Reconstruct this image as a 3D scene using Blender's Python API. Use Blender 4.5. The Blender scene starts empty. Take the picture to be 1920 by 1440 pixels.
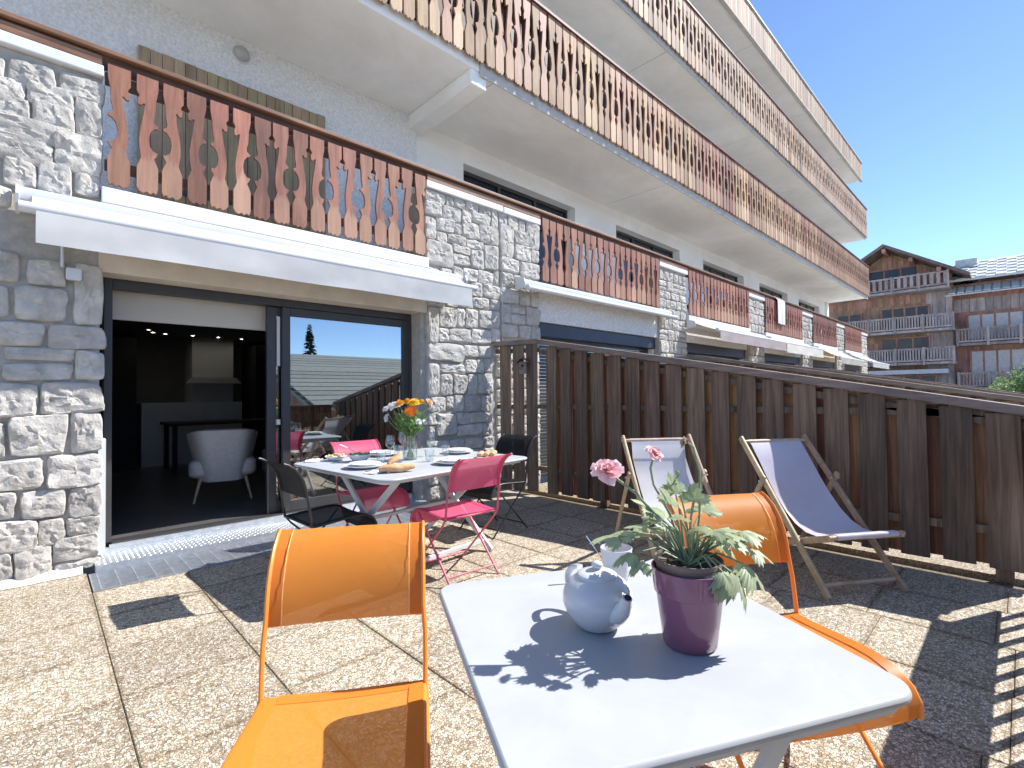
import bpy, bmesh, math, random
from mathutils import Vector, Matrix, noise
R = math.radians
SC = bpy.context.scene
COL = SC.collection
random.seed(7)

# ------------------------------------------------------------ camera
cam_d = bpy.data.cameras.new("camera")
cam = bpy.data.objects.new("camera", cam_d)
COL.objects.link(cam)
cam_d.sensor_width = 36.0
cam_d.lens = 36.0 * 920.0 / 1920.0
cam_d.clip_start = 0.02
cam_d.clip_end = 3000.0
cam.matrix_world = Matrix(((0.719804, -0.006036, -0.694151, 0.0),
                           (-0.694083, -0.022685, -0.719537, 0.0),
                           (-0.011404, 0.999724, -0.020518, 1.25),
                           (0, 0, 0, 1)))
SC.camera = cam

# ------------------------------------------------------------ sky, sun, exposure
SUN = Vector((0.875, -0.41, 1.0)).normalized()
world = bpy.data.worlds.new("World")
SC.world = world
world.use_nodes = True
wn = world.node_tree.nodes
wl = world.node_tree.links
for n_ in list(wn):
    wn.remove(n_)
sky = wn.new("ShaderNodeTexSky")
sky.sky_type = 'NISHITA'
sky.sun_disc = False
sky.sun_elevation = math.asin(SUN.z)
sky.sun_rotation = math.atan2(SUN.x, SUN.y)
sky.altitude = 1800.0
sky.air_density = 0.72
sky.dust_density = 0.05
sky.ozone_density = 3.2
bg = wn.new("ShaderNodeBackground")
bg.inputs[1].default_value = 0.128
wo = wn.new("ShaderNodeOutputWorld")
wl.new(sky.outputs[0], bg.inputs[0])
wl.new(bg.outputs[0], wo.inputs[0])

sun_d = bpy.data.lights.new("sun", 'SUN')
sun_d.energy = 3.7
sun_d.angle = R(0.53)
sun_d.color = (1.0, 0.97, 0.93)
sun = bpy.data.objects.new("sun", sun_d)
COL.objects.link(sun)
sun.rotation_euler = SUN.to_track_quat('Z', 'Y').to_euler()
sun.location = (6, -6, 14)

SC.view_settings.view_transform = 'Standard'
SC.view_settings.look = 'None'
SC.view_settings.exposure = 1.22
SC.view_settings.gamma = 1.0
SC.view_settings.use_curve_mapping = False
SC.render.engine = 'CYCLES'
SC.cycles.max_bounces = 10
SC.cycles.diffuse_bounces = 5
SC.cycles.glossy_bounces = 5
SC.cycles.transparent_max_bounces = 16
SC.cycles.transmission_bounces = 8


# ------------------------------------------------------------ mesh helpers
class MB:
    """Collects vertices and faces for one mesh."""
    def __init__(s):
        s.v = []
        s.f = []

    def add(s, vs, fs, m=None):
        o = len(s.v)
        if m is None:
            s.v += [tuple(p) for p in vs]
        else:
            s.v += [tuple(m @ Vector(p)) for p in vs]
        s.f += [tuple(i + o for i in f) for f in fs]
        return s

    def box(s, x0, x1, y0, y1, z0, z1, m=None):
        vs = [(x0, y0, z0), (x1, y0, z0), (x1, y1, z0), (x0, y1, z0),
              (x0, y0, z1), (x1, y0, z1), (x1, y1, z1), (x0, y1, z1)]
        return s.add(vs, [(0, 3, 2, 1), (4, 5, 6, 7), (0, 1, 5, 4), (1, 2, 6, 5), (2, 3, 7, 6), (3, 0, 4, 7)], m)

    def bar(s, a, b, w, t, side=(0, 0, 1)):
        """Rectangular bar from a to b; w across, t along the side vector."""
        a = Vector(a); b = Vector(b)
        d = (b - a).normalized()
        sd = Vector(side)
        u = d.cross(sd)
        if u.length < 1e-4:
            u = d.cross(Vector((1, 0, 0)))
        u.normalize()
        n = u.cross(d).normalized()
        u = u * (w / 2); n = n * (t / 2)
        vs = [a - u - n, a + u - n, a + u + n, a - u + n, b - u - n, b + u - n, b + u + n, b - u + n]
        return s.add(vs, [(0, 3, 2, 1), (4, 5, 6, 7), (0, 1, 5, 4), (1, 2, 6, 5), (2, 3, 7, 6), (3, 0, 4, 7)])

    def tube(s, pts, r, n=8, caps=True, flat=1.0):
        pts = [Vector(p) for p in pts]
        k = len(pts)
        rs = r if isinstance(r, (list, tuple)) else [r] * k
        rings = []
        up = None
        for i, p in enumerate(pts):
            d = (pts[min(i + 1, k - 1)] - pts[max(i - 1, 0)]).normalized()
            if up is None:
                up = Vector((0, 0, 1)) if abs(d.z) < 0.9 else Vector((1, 0, 0))
            u = d.cross(up)
            if u.length < 1e-5:
                u = d.cross(Vector((0, 1, 0)))
            u.normalize()
            up = u.cross(d).normalized()
            rings.append([p + (u * math.cos(2 * math.pi * j / n) + up * math.sin(2 * math.pi * j / n) * flat) * rs[i] for j in range(n)])
        vs = [q for rg in rings for q in rg]
        fs = []
        for i in range(k - 1):
            for j in range(n):
                a = i * n + j; b = i * n + (j + 1) % n
                fs.append((a, a + n, b + n, b))
        if caps:
            fs.append(tuple(range(n)))
            fs.append(tuple((k - 1) * n + j for j in reversed(range(n))))
        return s.add(vs, fs)

    def lathe(s, prof, n=24, m=None):
        vs = []; fs = []
        k = len(prof)
        for (r, z) in prof:
            r = max(r, 1e-4)
            for j in range(n):
                a = 2 * math.pi * j / n
                vs.append((r * math.cos(a), r * math.sin(a), z))
        for i in range(k - 1):
            for j in range(n):
                a = i * n + j; b = i * n + (j + 1) % n
                fs.append((a, b, b + n, a + n))
        return s.add(vs, fs, m)

    def prism(s, poly, o, ux, uy, dep):
        """Polygon in the plane (ux, uy) from o, extruded by the vector dep."""
        o = Vector(o); ux = Vector(ux); uy = Vector(uy); dep = Vector(dep)
        n = len(poly)
        p = [o + ux * a + uy * b for a, b in poly]
        vs = p + [q + dep for q in p]
        fs = [tuple(reversed(range(n))), tuple(range(n, 2 * n))]
        for i in range(n):
            j = (i + 1) % n
            fs.append((i, j, j + n, i + n))
        return s.add(vs, fs)

    def sheet(s, grid, th=None):
        """Grid of points; th = thickness along the averaged normal."""
        nr = len(grid); nc = len(grid[0])
        g = [[Vector(p) for p in row] for row in grid]
        vs = [p for row in g for p in row]
        fs = []
        for i in range(nr - 1):
            for j in range(nc - 1):
                a = i * nc + j
                fs.append((a, a + 1, a + nc + 1, a + nc))
        if th:
            off = []
            for i in range(nr):
                for j in range(nc):
                    du = g[min(i + 1, nr - 1)][j] - g[max(i - 1, 0)][j]
                    dv = g[i][min(j + 1, nc - 1)] - g[i][max(j - 1, 0)]
                    nn = dv.cross(du)
                    nn = nn.normalized() if nn.length > 1e-9 else Vector((0, 0, 1))
                    off.append(g[i][j] + nn * th)
            m_ = nr * nc
            vs += off
            fs += [tuple(m_ + i for i in reversed(f)) for f in fs]
            rim = [j for j in range(nc)] + [i * nc + nc - 1 for i in range(1, nr)] + \
                  [(nr - 1) * nc + j for j in range(nc - 2, -1, -1)] + [i * nc for i in range(nr - 2, 0, -1)]
            for q in range(len(rim)):
                a = rim[q]; b = rim[(q + 1) % len(rim)]
                fs.append((b, a, a + m_, b + m_))
        return s.add(vs, fs)

    def mesh(s, name, mat, smooth=None):
        me = bpy.data.meshes.new(name)
        me.from_pydata(s.v, [], s.f)
        me.validate()
        bm = bmesh.new(); bm.from_mesh(me)
        bmesh.ops.recalc_face_normals(bm, faces=bm.faces)
        bm.to_mesh(me); bm.free()
        if smooth:
            for p in me.polygons:
                p.use_smooth = True
            me.set_sharp_from_angle(angle=R(smooth))
        for mm in (mat if isinstance(mat, (list, tuple)) else [mat]):
            me.materials.append(mm)
        return me


def link(name, data, parent=None, loc=None, rz=None):
    o = bpy.data.objects.new(name, data)
    COL.objects.link(o)
    if parent is not None:
        o.parent = parent
    if loc is not None:
        o.location = loc
    if rz is not None:
        o.rotation_euler = (0, 0, rz)
    return o


def obj(name, mb, mat, parent=None, smooth=None, bevel=None, loc=None, rz=None):
    o = link(name, mb.mesh(name, mat, smooth), parent, loc, rz)
    if bevel:
        b = o.modifiers.new("bevel", 'BEVEL')
        b.width = bevel; b.segments = 2; b.limit_method = 'ANGLE'; b.angle_limit = R(40)
    return o


def tag(o, label, cat, group=None):
    o["label"] = label
    o["category"] = cat
    if group:
        o["group"] = group
    return o


def struct(o, kind="structure"):
    o["kind"] = kind
    return o


def thing(name, label, cat, loc=(0, 0, 0), rz=0.0, group=None):
    o = link(name, None, None, loc, rz)
    o.empty_display_size = 0.1
    return tag(o, label, cat, group)


def copy_tree(o, parent=None):
    c = o.copy()
    COL.objects.link(c)
    c.parent = parent
    for ch in [x for x in o.children]:
        copy_tree(ch, c)
    return c


def rrect(w, d, r, n=6):
    pts = []
    for cx, cy, a0 in ((w / 2 - r, d / 2 - r, 0), (-w / 2 + r, d / 2 - r, 90), (-w / 2 + r, -d / 2 + r, 180), (w / 2 - r, -d / 2 + r, 270)):
        for i in range(n + 1):
            a = R(a0 + 90 * i / n)
            pts.append((cx + r * math.cos(a), cy + r * math.sin(a)))
    return pts


# ------------------------------------------------------------ materials
def new_mat(name):
    m = bpy.data.materials.new(name)
    m.use_nodes = True
    nt = m.node_tree
    b = nt.nodes["Principled BSDF"]
    return m, nt, b


def nd(nt, typ, **kw):
    n = nt.nodes.new(typ)
    for k, v in kw.items():
        setattr(n, k, v)
    return n


def coord(nt, scale=(1, 1, 1), kind='Object', rnd=True):
    tc = nd(nt, "ShaderNodeTexCoord")
    mp = nd(nt, "ShaderNodeMapping")
    mp.inputs['Scale'].default_value = scale
    nt.links.new(tc.outputs[kind], mp.inputs['Vector'])
    if rnd:
        oi = nd(nt, "ShaderNodeObjectInfo")
        ml = nd(nt, "ShaderNodeMath", operation='MULTIPLY')
        ml.inputs[1].default_value = 37.0
        nt.links.new(oi.outputs['Random'], ml.inputs[0])
        cb = nd(nt, "ShaderNodeCombineXYZ")
        for i in range(3):
            nt.links.new(ml.outputs[0], cb.inputs[i])
        nt.links.new(cb.outputs[0], mp.inputs['Location'])
    return mp.outputs[0]


def ntex(nt, vec, scale, detail=5.0, rough=0.6, dist=0.0):
    t = nd(nt, "ShaderNodeTexNoise")
    t.inputs['Scale'].default_value = scale
    t.inputs['Detail'].default_value = detail
    t.inputs['Roughness'].default_value = rough
    t.inputs['Distortion'].default_value = dist
    nt.links.new(vec, t.inputs['Vector'])
    return t.outputs['Fac']


def ramp(nt, fac, stops):
    r = nd(nt, "ShaderNodeValToRGB")
    el = r.color_ramp.elements
    while len(el) < len(stops):
        el.new(0.5)
    for e, (p, c) in zip(el, stops):
        e.position = p
        e.color = (c[0], c[1], c[2], 1) if not isinstance(c, (int, float)) else (c, c, c, 1)
    nt.links.new(fac, r.inputs[0])
    return r.outputs['Color']


def mixc(nt, fac, a, b, mode='MIX'):
    m = nd(nt, "ShaderNodeMix", data_type='RGBA', blend_type=mode)
    for sock, val in ((m.inputs[0], fac), (m.inputs[6], a), (m.inputs[7], b)):
        if isinstance(val, (int, float)):
            sock.default_value = val
        elif isinstance(val, tuple):
            sock.default_value = (val[0], val[1], val[2], 1)
        else:
            nt.links.new(val, sock)
    return m.outputs[2]


def bump(nt, b, h, strength=0.4, dist=0.01):
    n = nd(nt, "ShaderNodeBump")
    n.inputs['Strength'].default_value = strength
    n.inputs['Distance'].default_value = dist
    nt.links.new(h, n.inputs['Height'])
    nt.links.new(n.outputs[0], b.inputs['Normal'])


def objrand(nt):
    return nd(nt, "ShaderNodeObjectInfo").outputs['Random']


def noisy(name, c0, c1, scale=6.0, rough=0.7, bs=0.0, bscale=None, bdist=0.004, stretch=(1, 1, 1), spread=(0.3, 0.7),
          metal=0.0, var=0.0, detail=6.0, spec=0.5, kind='Object'):
    """Two-tone noise material with optional bump and per-object brightness variation."""
    m, nt, b = new_mat(name)
    v = coord(nt, stretch, kind)
    f = ntex(nt, v, scale, detail)
    c = ramp(nt, f, [(spread[0], c0), (spread[1], c1)])
    if var:
        r = nd(nt, "ShaderNodeMapRange")
        r.inputs[3].default_value = 1 - var
        r.inputs[4].default_value = 1 + var
        nt.links.new(objrand(nt), r.inputs[0])
        hs = nd(nt, "ShaderNodeHueSaturation")
        nt.links.new(r.outputs[0], hs.inputs['Value'])
        nt.links.new(c, hs.inputs['Color'])
        c = hs.outputs[0]
    nt.links.new(c, b.inputs['Base Color'])
    b.inputs['Roughness'].default_value = rough
    b.inputs['Metallic'].default_value = metal
    b.inputs['Specular IOR Level'].default_value = spec
    if bs:
        bump(nt, b, ntex(nt, v, bscale or scale * 3, 8.0), bs, bdist)
    return m


def pebble_mat(name, tint=1.0):
    """Washed-pebble concrete: rounded pebbles of several tones set in grey mortar."""
    m, nt, b = new_mat(name)
    v = coord(nt)
    vo = nd(nt, "ShaderNodeTexVoronoi", feature='F1')
    vo.inputs['Scale'].default_value = 92.0
    nt.links.new(v, vo.inputs['Vector'])
    ve = nd(nt, "ShaderNodeTexVoronoi", feature='DISTANCE_TO_EDGE')
    ve.inputs['Scale'].default_value = 92.0
    nt.links.new(v, ve.inputs['Vector'])
    sp = nd(nt, "ShaderNodeSeparateColor")
    nt.links.new(vo.outputs['Color'], sp.inputs[0])
    stone = ramp(nt, sp.outputs[0], [(0.0, (0.27, 0.20, 0.13)), (0.2, (0.42, 0.34, 0.24)), (0.5, (0.56, 0.48, 0.36)),
                                     (0.75, (0.68, 0.61, 0.49)), (1.0, (0.80, 0.76, 0.68))])
    gap = ramp(nt, ve.outputs['Distance'], [(0.015, 0.0), (0.11, 1.0)])
    # stains run across the slabs: laid out in the place, not per slab
    ge = nd(nt, "ShaderNodeNewGeometry")
    big = ntex(nt, ge.outputs['Position'], 1.3, 6.0, 0.7)
    dirt = ramp(nt, big, [(0.30, (0.78, 0.75, 0.70)), (0.50, (0.95, 0.935, 0.91)), (0.68, (1.08, 1.07, 1.05))])
    # grime and moss creeping in from the open joints
    tg = nd(nt, "ShaderNodeTexCoord")
    sx = nd(nt, "ShaderNodeSeparateXYZ")
    nt.links.new(tg.outputs['Generated'], sx.inputs[0])
    ds = []
    for k_ in (0, 1):
        pp = nd(nt, "ShaderNodeMath", operation='PINGPONG'); pp.inputs[1].default_value = 0.5
        nt.links.new(sx.outputs[k_], pp.inputs[0]); ds.append(pp.outputs[0])
    mn = nd(nt, "ShaderNodeMath", operation='MINIMUM')
    nt.links.new(ds[0], mn.inputs[0]); nt.links.new(ds[1], mn.inputs[1])
    jn = nd(nt, "ShaderNodeMath", operation='MULTIPLY_ADD')
    nt.links.new(ntex(nt, ge.outputs['Position'], 7.0, 5.0, 0.7), jn.inputs[0])
    jn.inputs[1].default_value = -0.05
    nt.links.new(mn.outputs[0], jn.inputs[2])
    edge = ramp(nt, jn.outputs[0], [(0.0, (0.76, 0.73, 0.68)), (0.018, (1.0, 1.0, 1.0))])
    dirt = mixc(nt, 1.0, dirt, edge, 'MULTIPLY')
    hv = nd(nt, "ShaderNodeMapRange"); hv.inputs[3].default_value = 0.92; hv.inputs[4].default_value = 1.07
    nt.links.new(objrand(nt), hv.inputs[0])
    dirt = mixc(nt, 1.0, dirt, hv.outputs[0], 'MULTIPLY')
    c = mixc(nt, gap, (0.17, 0.135, 0.09), stone)
    c = mixc(nt, 1.0, c, dirt, 'MULTIPLY')
    nt.links.new(c, b.inputs['Base Color'])
    b.inputs['Roughness'].default_value = 0.75
    bump(nt, b, gap, 0.6, 0.005)
    return m


def wood_mat(name, dark, mid, light, grain=(28, 28, 1.6), rough=0.75, var=0.3, bs=0.25, pts=(0.25, 0.5, 0.78), huev=0.02, worn=None):
    m, nt, b = new_mat(name)
    v = coord(nt, grain)
    f = ntex(nt, v, 1.0, 8.0, 0.65, 0.6)
    c = ramp(nt, f, [(pts[0], dark), (pts[1], mid), (pts[2], light)])
    v2 = coord(nt, (2.2, 2.2, 0.9))
    w = ramp(nt, ntex(nt, v2, 1.0, 4.0), [(0.3, 0.62), (0.7, 1.12)])
    c = mixc(nt, 1.0, c, w, 'MULTIPLY')
    if worn:
        # varnish flaking to bare pale wood from the lower end upwards
        tg = nd(nt, "ShaderNodeTexCoord")
        sx = nd(nt, "ShaderNodeSeparateXYZ")
        nt.links.new(tg.outputs['Generated'], sx.inputs[0])
        ma = nd(nt, "ShaderNodeMath", operation='MULTIPLY_ADD')
        nt.links.new(ntex(nt, coord(nt, (9, 9, 2.5)), 1.0, 6.0, 0.7), ma.inputs[0])
        ma.inputs[1].default_value = -0.55
        nt.links.new(sx.outputs[2], ma.inputs[2])
        fl = ramp(nt, ma.outputs[0], [(0.0, (1, 1, 1)), (0.06, (0, 0, 0))])
        ft = nd(nt, "ShaderNodeMath", operation='MULTIPLY')
        nt.links.new(fl, ft.inputs[0])
        nt.links.new(objrand(nt), ft.inputs[1])
        f8 = nd(nt, "ShaderNodeMath", operation='MULTIPLY'); f8.inputs[1].default_value = 0.5
        nt.links.new(ft.outputs[0], f8.inputs[0])
        c = mixc(nt, f8.outputs[0], c, worn)
    hs = nd(nt, "ShaderNodeHueSaturation")
    r = nd(nt, "ShaderNodeMapRange")
    r.inputs[3].default_value = 1 - var
    r.inputs[4].default_value = 1 + var
    nt.links.new(objrand(nt), r.inputs[0])
    nt.links.new(r.outputs[0], hs.inputs['Value'])
    r2 = nd(nt, "ShaderNodeMapRange")
    r2.inputs[3].default_value = 0.5 - huev
    r2.inputs[4].default_value = 0.5 + huev
    ml = nd(nt, "ShaderNodeMath", operation='FRACT')
    m9 = nd(nt, "ShaderNodeMath", operation='MULTIPLY')
    m9.inputs[1].default_value = 9.37
    nt.links.new(objrand(nt), m9.inputs[0])
    nt.links.new(m9.outputs[0], ml.inputs[0])
    nt.links.new(ml.outputs[0], r2.inputs[0])
    nt.links.new(r2.outputs[0], hs.inputs['Hue'])
    nt.links.new(c, hs.inputs['Color'])
    nt.links.new(hs.outputs[0], b.inputs['Base Color'])
    b.inputs['Roughness'].default_value = rough
    bump(nt, b, f, bs, 0.003)
    return m


def fabric_mat(name, col, open_=0.2, trans=0.3, scale=700.0, spec=0.15):
    """Woven outdoor mesh: mostly diffuse, lets some light through the weave."""
    m, nt, b = new_mat(name)
    nt.nodes.remove(b)
    out = nt.nodes["Material Output"]
    v = coord(nt)
    f = ntex(nt, v, 3.0, 4.0)
    c = ramp(nt, f, [(0.3, tuple(x * 0.88 for x in col)), (0.7, col)])
    df = nd(nt, "ShaderNodeBsdfDiffuse"); df.inputs['Roughness'].default_value = 0.5
    tl = nd(nt, "ShaderNodeBsdfTranslucent")
    gl = nd(nt, "ShaderNodeBsdfGlossy"); gl.inputs['Roughness'].default_value = 0.45
    tr = nd(nt, "ShaderNodeBsdfTransparent")
    nt.links.new(c, df.inputs[0]); nt.links.new(c, tl.inputs[0])
    m1 = nd(nt, "ShaderNodeMixShader"); m1.inputs[0].default_value = trans
    nt.links.new(df.outputs[0], m1.inputs[1]); nt.links.new(tl.outputs[0], m1.inputs[2])
    m3 = nd(nt, "ShaderNodeMixShader"); m3.inputs[0].default_value = spec * 0.2
    nt.links.new(m1.outputs[0], m3.inputs[1]); nt.links.new(gl.outputs[0], m3.inputs[2])
    m2 = nd(nt, "ShaderNodeMixShader"); m2.inputs[0].default_value = open_
    nt.links.new(m3.outputs[0], m2.inputs[1]); nt.links.new(tr.outputs[0], m2.inputs[2])
    nt.links.new(m2.outputs[0], out.inputs[0])
    return m


def leaf_mat(name, c0, c1, trans=0.35, rough=0.5):
    m, nt, b = new_mat(name)
    out = nt.nodes["Material Output"]
    v = coord(nt)
    c = ramp(nt, ntex(nt, v, 28.0, 4.0), [(0.3, c0), (0.7, c1)])
    nt.links.new(c, b.inputs['Base Color'])
    b.inputs['Roughness'].default_value = rough
    tl = nd(nt, "ShaderNodeBsdfTranslucent")
    nt.links.new(c, tl.inputs[0])
    mx = nd(nt, "ShaderNodeMixShader"); mx.inputs[0].default_value = trans
    nt.links.new(b.outputs[0], mx.inputs[1]); nt.links.new(tl.outputs[0], mx.inputs[2])
    nt.links.new(mx.outputs[0], out.inputs[0])
    return m


def pane_mat(name, refl=0.3, tint=(0.55, 0.62, 0.62)):
    """Coated window glass: tinted see-through plus a mirror layer that grows at grazing angles."""
    m, nt, b = new_mat(name)
    nt.nodes.remove(b)
    out = nt.nodes["Material Output"]
    lw = nd(nt, "ShaderNodeLayerWeight"); lw.inputs[0].default_value = 0.5
    pw = nd(nt, "ShaderNodeMath", operation='POWER'); pw.inputs[1].default_value = 4.0
    nt.links.new(lw.outputs['Facing'], pw.inputs[0])
    mr = nd(nt, "ShaderNodeMapRange")
    mr.inputs[3].default_value = refl; mr.inputs[4].default_value = 1.0
    nt.links.new(pw.outputs[0], mr.inputs[0])
    tr = nd(nt, "ShaderNodeBsdfTransparent"); tr.inputs[0].default_value = (*tint, 1)
    gl = nd(nt, "ShaderNodeBsdfGlossy"); gl.inputs['Roughness'].default_value = 0.0
    gl.inputs[0].default_value = (0.92, 0.97, 1.0, 1)
    mx = nd(nt, "ShaderNodeMixShader")
    nt.links.new(mr.outputs[0], mx.inputs[0])
    nt.links.new(tr.outputs[0], mx.inputs[1]); nt.links.new(gl.outputs[0], mx.inputs[2])
    nt.links.new(mx.outputs[0], out.inputs[0])
    return m


def glass_mat(name, tint=(0.96, 0.98, 0.98)):
    m, nt, b = new_mat(name)
    nt.nodes.remove(b)
    out = nt.nodes["Material Output"]
    lw = nd(nt, "ShaderNodeLayerWeight"); lw.inputs[0].default_value = 0.5
    pw = nd(nt, "ShaderNodeMath", operation='POWER'); pw.inputs[1].default_value = 3.5
    nt.links.new(lw.outputs['Facing'], pw.inputs[0])
    fr = nd(nt, "ShaderNodeMapRange"); fr.inputs[3].default_value = 0.10; fr.inputs[4].default_value = 0.95
    nt.links.new(pw.outputs[0], fr.inputs[0])
    tr = nd(nt, "ShaderNodeBsdfTransparent"); tr.inputs[0].default_value = (*tint, 1)
    gl = nd(nt, "ShaderNodeBsdfGlossy"); gl.inputs['Roughness'].default_value = 0.02
    mx = nd(nt, "ShaderNodeMixShader")
    nt.links.new(fr.outputs[0], mx.inputs[0])
    nt.links.new(tr.outputs[0], mx.inputs[1]); nt.links.new(gl.outputs[0], mx.inputs[2])
    nt.links.new(mx.outputs[0], out.inputs[0])
    return m


def emit_mat(name, col, st):
    m, nt, b = new_mat(name)
    b.inputs['Base Color'].default_value = (*col, 1)
    b.inputs['Emission Color'].default_value = (*col, 1)
    b.inputs['Emission Strength'].default_value = st
    return m


def stripe_mat(name, a, b_, freq):
    m, nt, b = new_mat(name)
    v = coord(nt, rnd=False)
    w = nd(nt, "ShaderNodeTexWave", bands_direction='X')
    w.inputs['Scale'].default_value = freq
    nt.links.new(v, w.inputs['Vector'])
    nt.links.new(ramp(nt, w.outputs['Fac'], [(0.49, a), (0.51, b_)]), b.inputs['Base Color'])
    b.inputs['Roughness'].default_value = 0.85
    return m


M = {}
M['pebble'] = pebble_mat('washed_pebble')
M['joint'] = noisy('joint_earth', (0.10, 0.08, 0.05), (0.24, 0.19, 0.12), 30, 0.95, 0.4)
M['earth'] = noisy('bounce_gravel', (0.40, 0.38, 0.34), (0.56, 0.53, 0.48), 1.5, 0.95, 0.4, 20)  # pale ground tone invented to bounce more sun onto soffits and facades
M['concrete'] = noisy('concrete', (0.40, 0.39, 0.37), (0.52, 0.51, 0.48), 4, 0.9, 0.3, 40, 0.002)
M['stone'] = noisy('rubble_stone', (0.36, 0.335, 0.295), (0.59, 0.555, 0.50), 9, 0.92, 0.8, 30, 0.014, var=0.12, detail=10)
M['mortar'] = noisy('mortar', (0.31, 0.29, 0.26), (0.44, 0.415, 0.375), 14, 0.95, 0.5, 60, 0.006)
M['stucco'] = noisy('rough_render', (0.60, 0.61, 0.62), (0.86, 0.86, 0.85), 34, 0.95, 1.0, 26, 0.035, kind='Object')  # light and dark speckle puts the relief shading of the roughcast into the colour
M['soffit'] = noisy('white_soffit_paint', (0.82, 0.82, 0.795), (0.88, 0.88, 0.86), 1.2, 0.85, 0.06, 30, 0.002)
M['white'] = noisy('white_paint', (0.66, 0.66, 0.65), (0.74, 0.74, 0.73), 2.5, 0.55, 0.04, 40, 0.001)
M['render_beige'] = noisy('beige_render', (0.58, 0.50, 0.40), (0.70, 0.62, 0.52), 5, 0.95, 0.4, 40, 0.004)
M['baluster'] = wood_mat('varnished_baluster', (0.17, 0.062, 0.036), (0.31, 0.125, 0.075), (0.44, 0.205, 0.130), (24, 24, 2.2), 0.62, 0.18, huev=0.008, worn=(0.46, 0.32, 0.21))
M['baluster_pale'] = wood_mat('weathered_baluster', (0.22, 0.115, 0.060), (0.40, 0.235, 0.130), (0.55, 0.37, 0.225), (24, 24, 2.0), 0.7, 0.30, huev=0.012, worn=(0.54, 0.41, 0.28))
M['baluster_grey'] = wood_mat('silvered_baluster', (0.22, 0.145, 0.095), (0.39, 0.275, 0.19), (0.52, 0.40, 0.29), (24, 24, 2.0), 0.75, 0.22, huev=0.008)
M['rail_dark'] = wood_mat('dark_rail', (0.05, 0.018, 0.012), (0.11, 0.04, 0.025), (0.19, 0.08, 0.05), (2, 24, 24), 0.6, 0.15)
M['rail_red'] = wood_mat('red_handrail', (0.15, 0.06, 0.04), (0.27, 0.115, 0.075), (0.40, 0.20, 0.135), (2, 24, 24), 0.55, 0.15)
M['fence'] = wood_mat('dark_stained_fence', (0.05, 0.033, 0.023), (0.18, 0.114, 0.078), (0.33, 0.22, 0.15), (30, 30, 1.4), 0.72, 0.32, 0.4, huev=0.012)
M['fence_back'] = wood_mat('rusty_fence_board', (0.10, 0.045, 0.025), (0.30, 0.135, 0.07), (0.52, 0.28, 0.16), (26, 26, 1.1), 0.75, 0.35, 0.4)
M['fence_cap'] = wood_mat('fence_cap', (0.12, 0.09, 0.075), (0.23, 0.18, 0.15), (0.32, 0.26, 0.22), (26, 1.6, 26), 0.7, 0.1, 0.3)
M['shutter'] = wood_mat('old_plank_shutter', (0.22, 0.16, 0.09), (0.36, 0.27, 0.16), (0.47, 0.37, 0.24), (26, 26, 1.5), 0.8, 0.15)
M['beech'] = wood_mat('beech_slat', (0.42, 0.28, 0.16), (0.58, 0.42, 0.27), (0.68, 0.53, 0.37), (18, 18, 18), 0.5, 0.08, 0.1)
M['alu_dark'] = noisy('anthracite_frame', (0.034, 0.032, 0.033), (0.046, 0.044, 0.045), 8, 0.45, spec=0.5)
M['shutter_navy'] = noisy('navy_shutter_box', (0.018, 0.022, 0.045), (0.028, 0.034, 0.065), 5, 0.5)
M['pane'] = pane_mat('coated_door_glass', 0.36, (0.45, 0.48, 0.48))
M['pane_dark'] = pane_mat('dim_window_glass', 0.05, (0.12, 0.13, 0.13))
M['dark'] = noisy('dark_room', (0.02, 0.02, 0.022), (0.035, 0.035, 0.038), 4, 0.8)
M['room_wall'] = noisy('room_wall', (0.10, 0.10, 0.10), (0.13, 0.13, 0.13), 3, 0.9)  # dimness of the unlit room is put into the wall colour
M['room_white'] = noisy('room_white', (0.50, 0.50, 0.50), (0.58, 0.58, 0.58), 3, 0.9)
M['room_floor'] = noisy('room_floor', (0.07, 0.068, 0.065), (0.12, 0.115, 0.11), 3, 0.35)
M['awning'] = fabric_mat('white_awning_cloth', (0.82, 0.815, 0.79), 0.0, 0.3)
M['lacquer'] = noisy('white_lacquer', (0.58, 0.59, 0.60), (0.63, 0.64, 0.65), 2, 0.35)
M['table_white'] = noisy('white_powder_coat', (0.50, 0.52, 0.54), (0.535, 0.555, 0.575), 1.5, 0.55, 0.05, 400, 0.0004, spec=0.3)
M['galv'] = noisy('galvanised_steel', (0.52, 0.55, 0.58), (0.72, 0.75, 0.78), 22, 0.42, metal=0.75)
M['beige_cloth'] = noisy('beige_blind', (0.52, 0.48, 0.41), (0.56, 0.52, 0.45), 4, 0.9)


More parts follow.
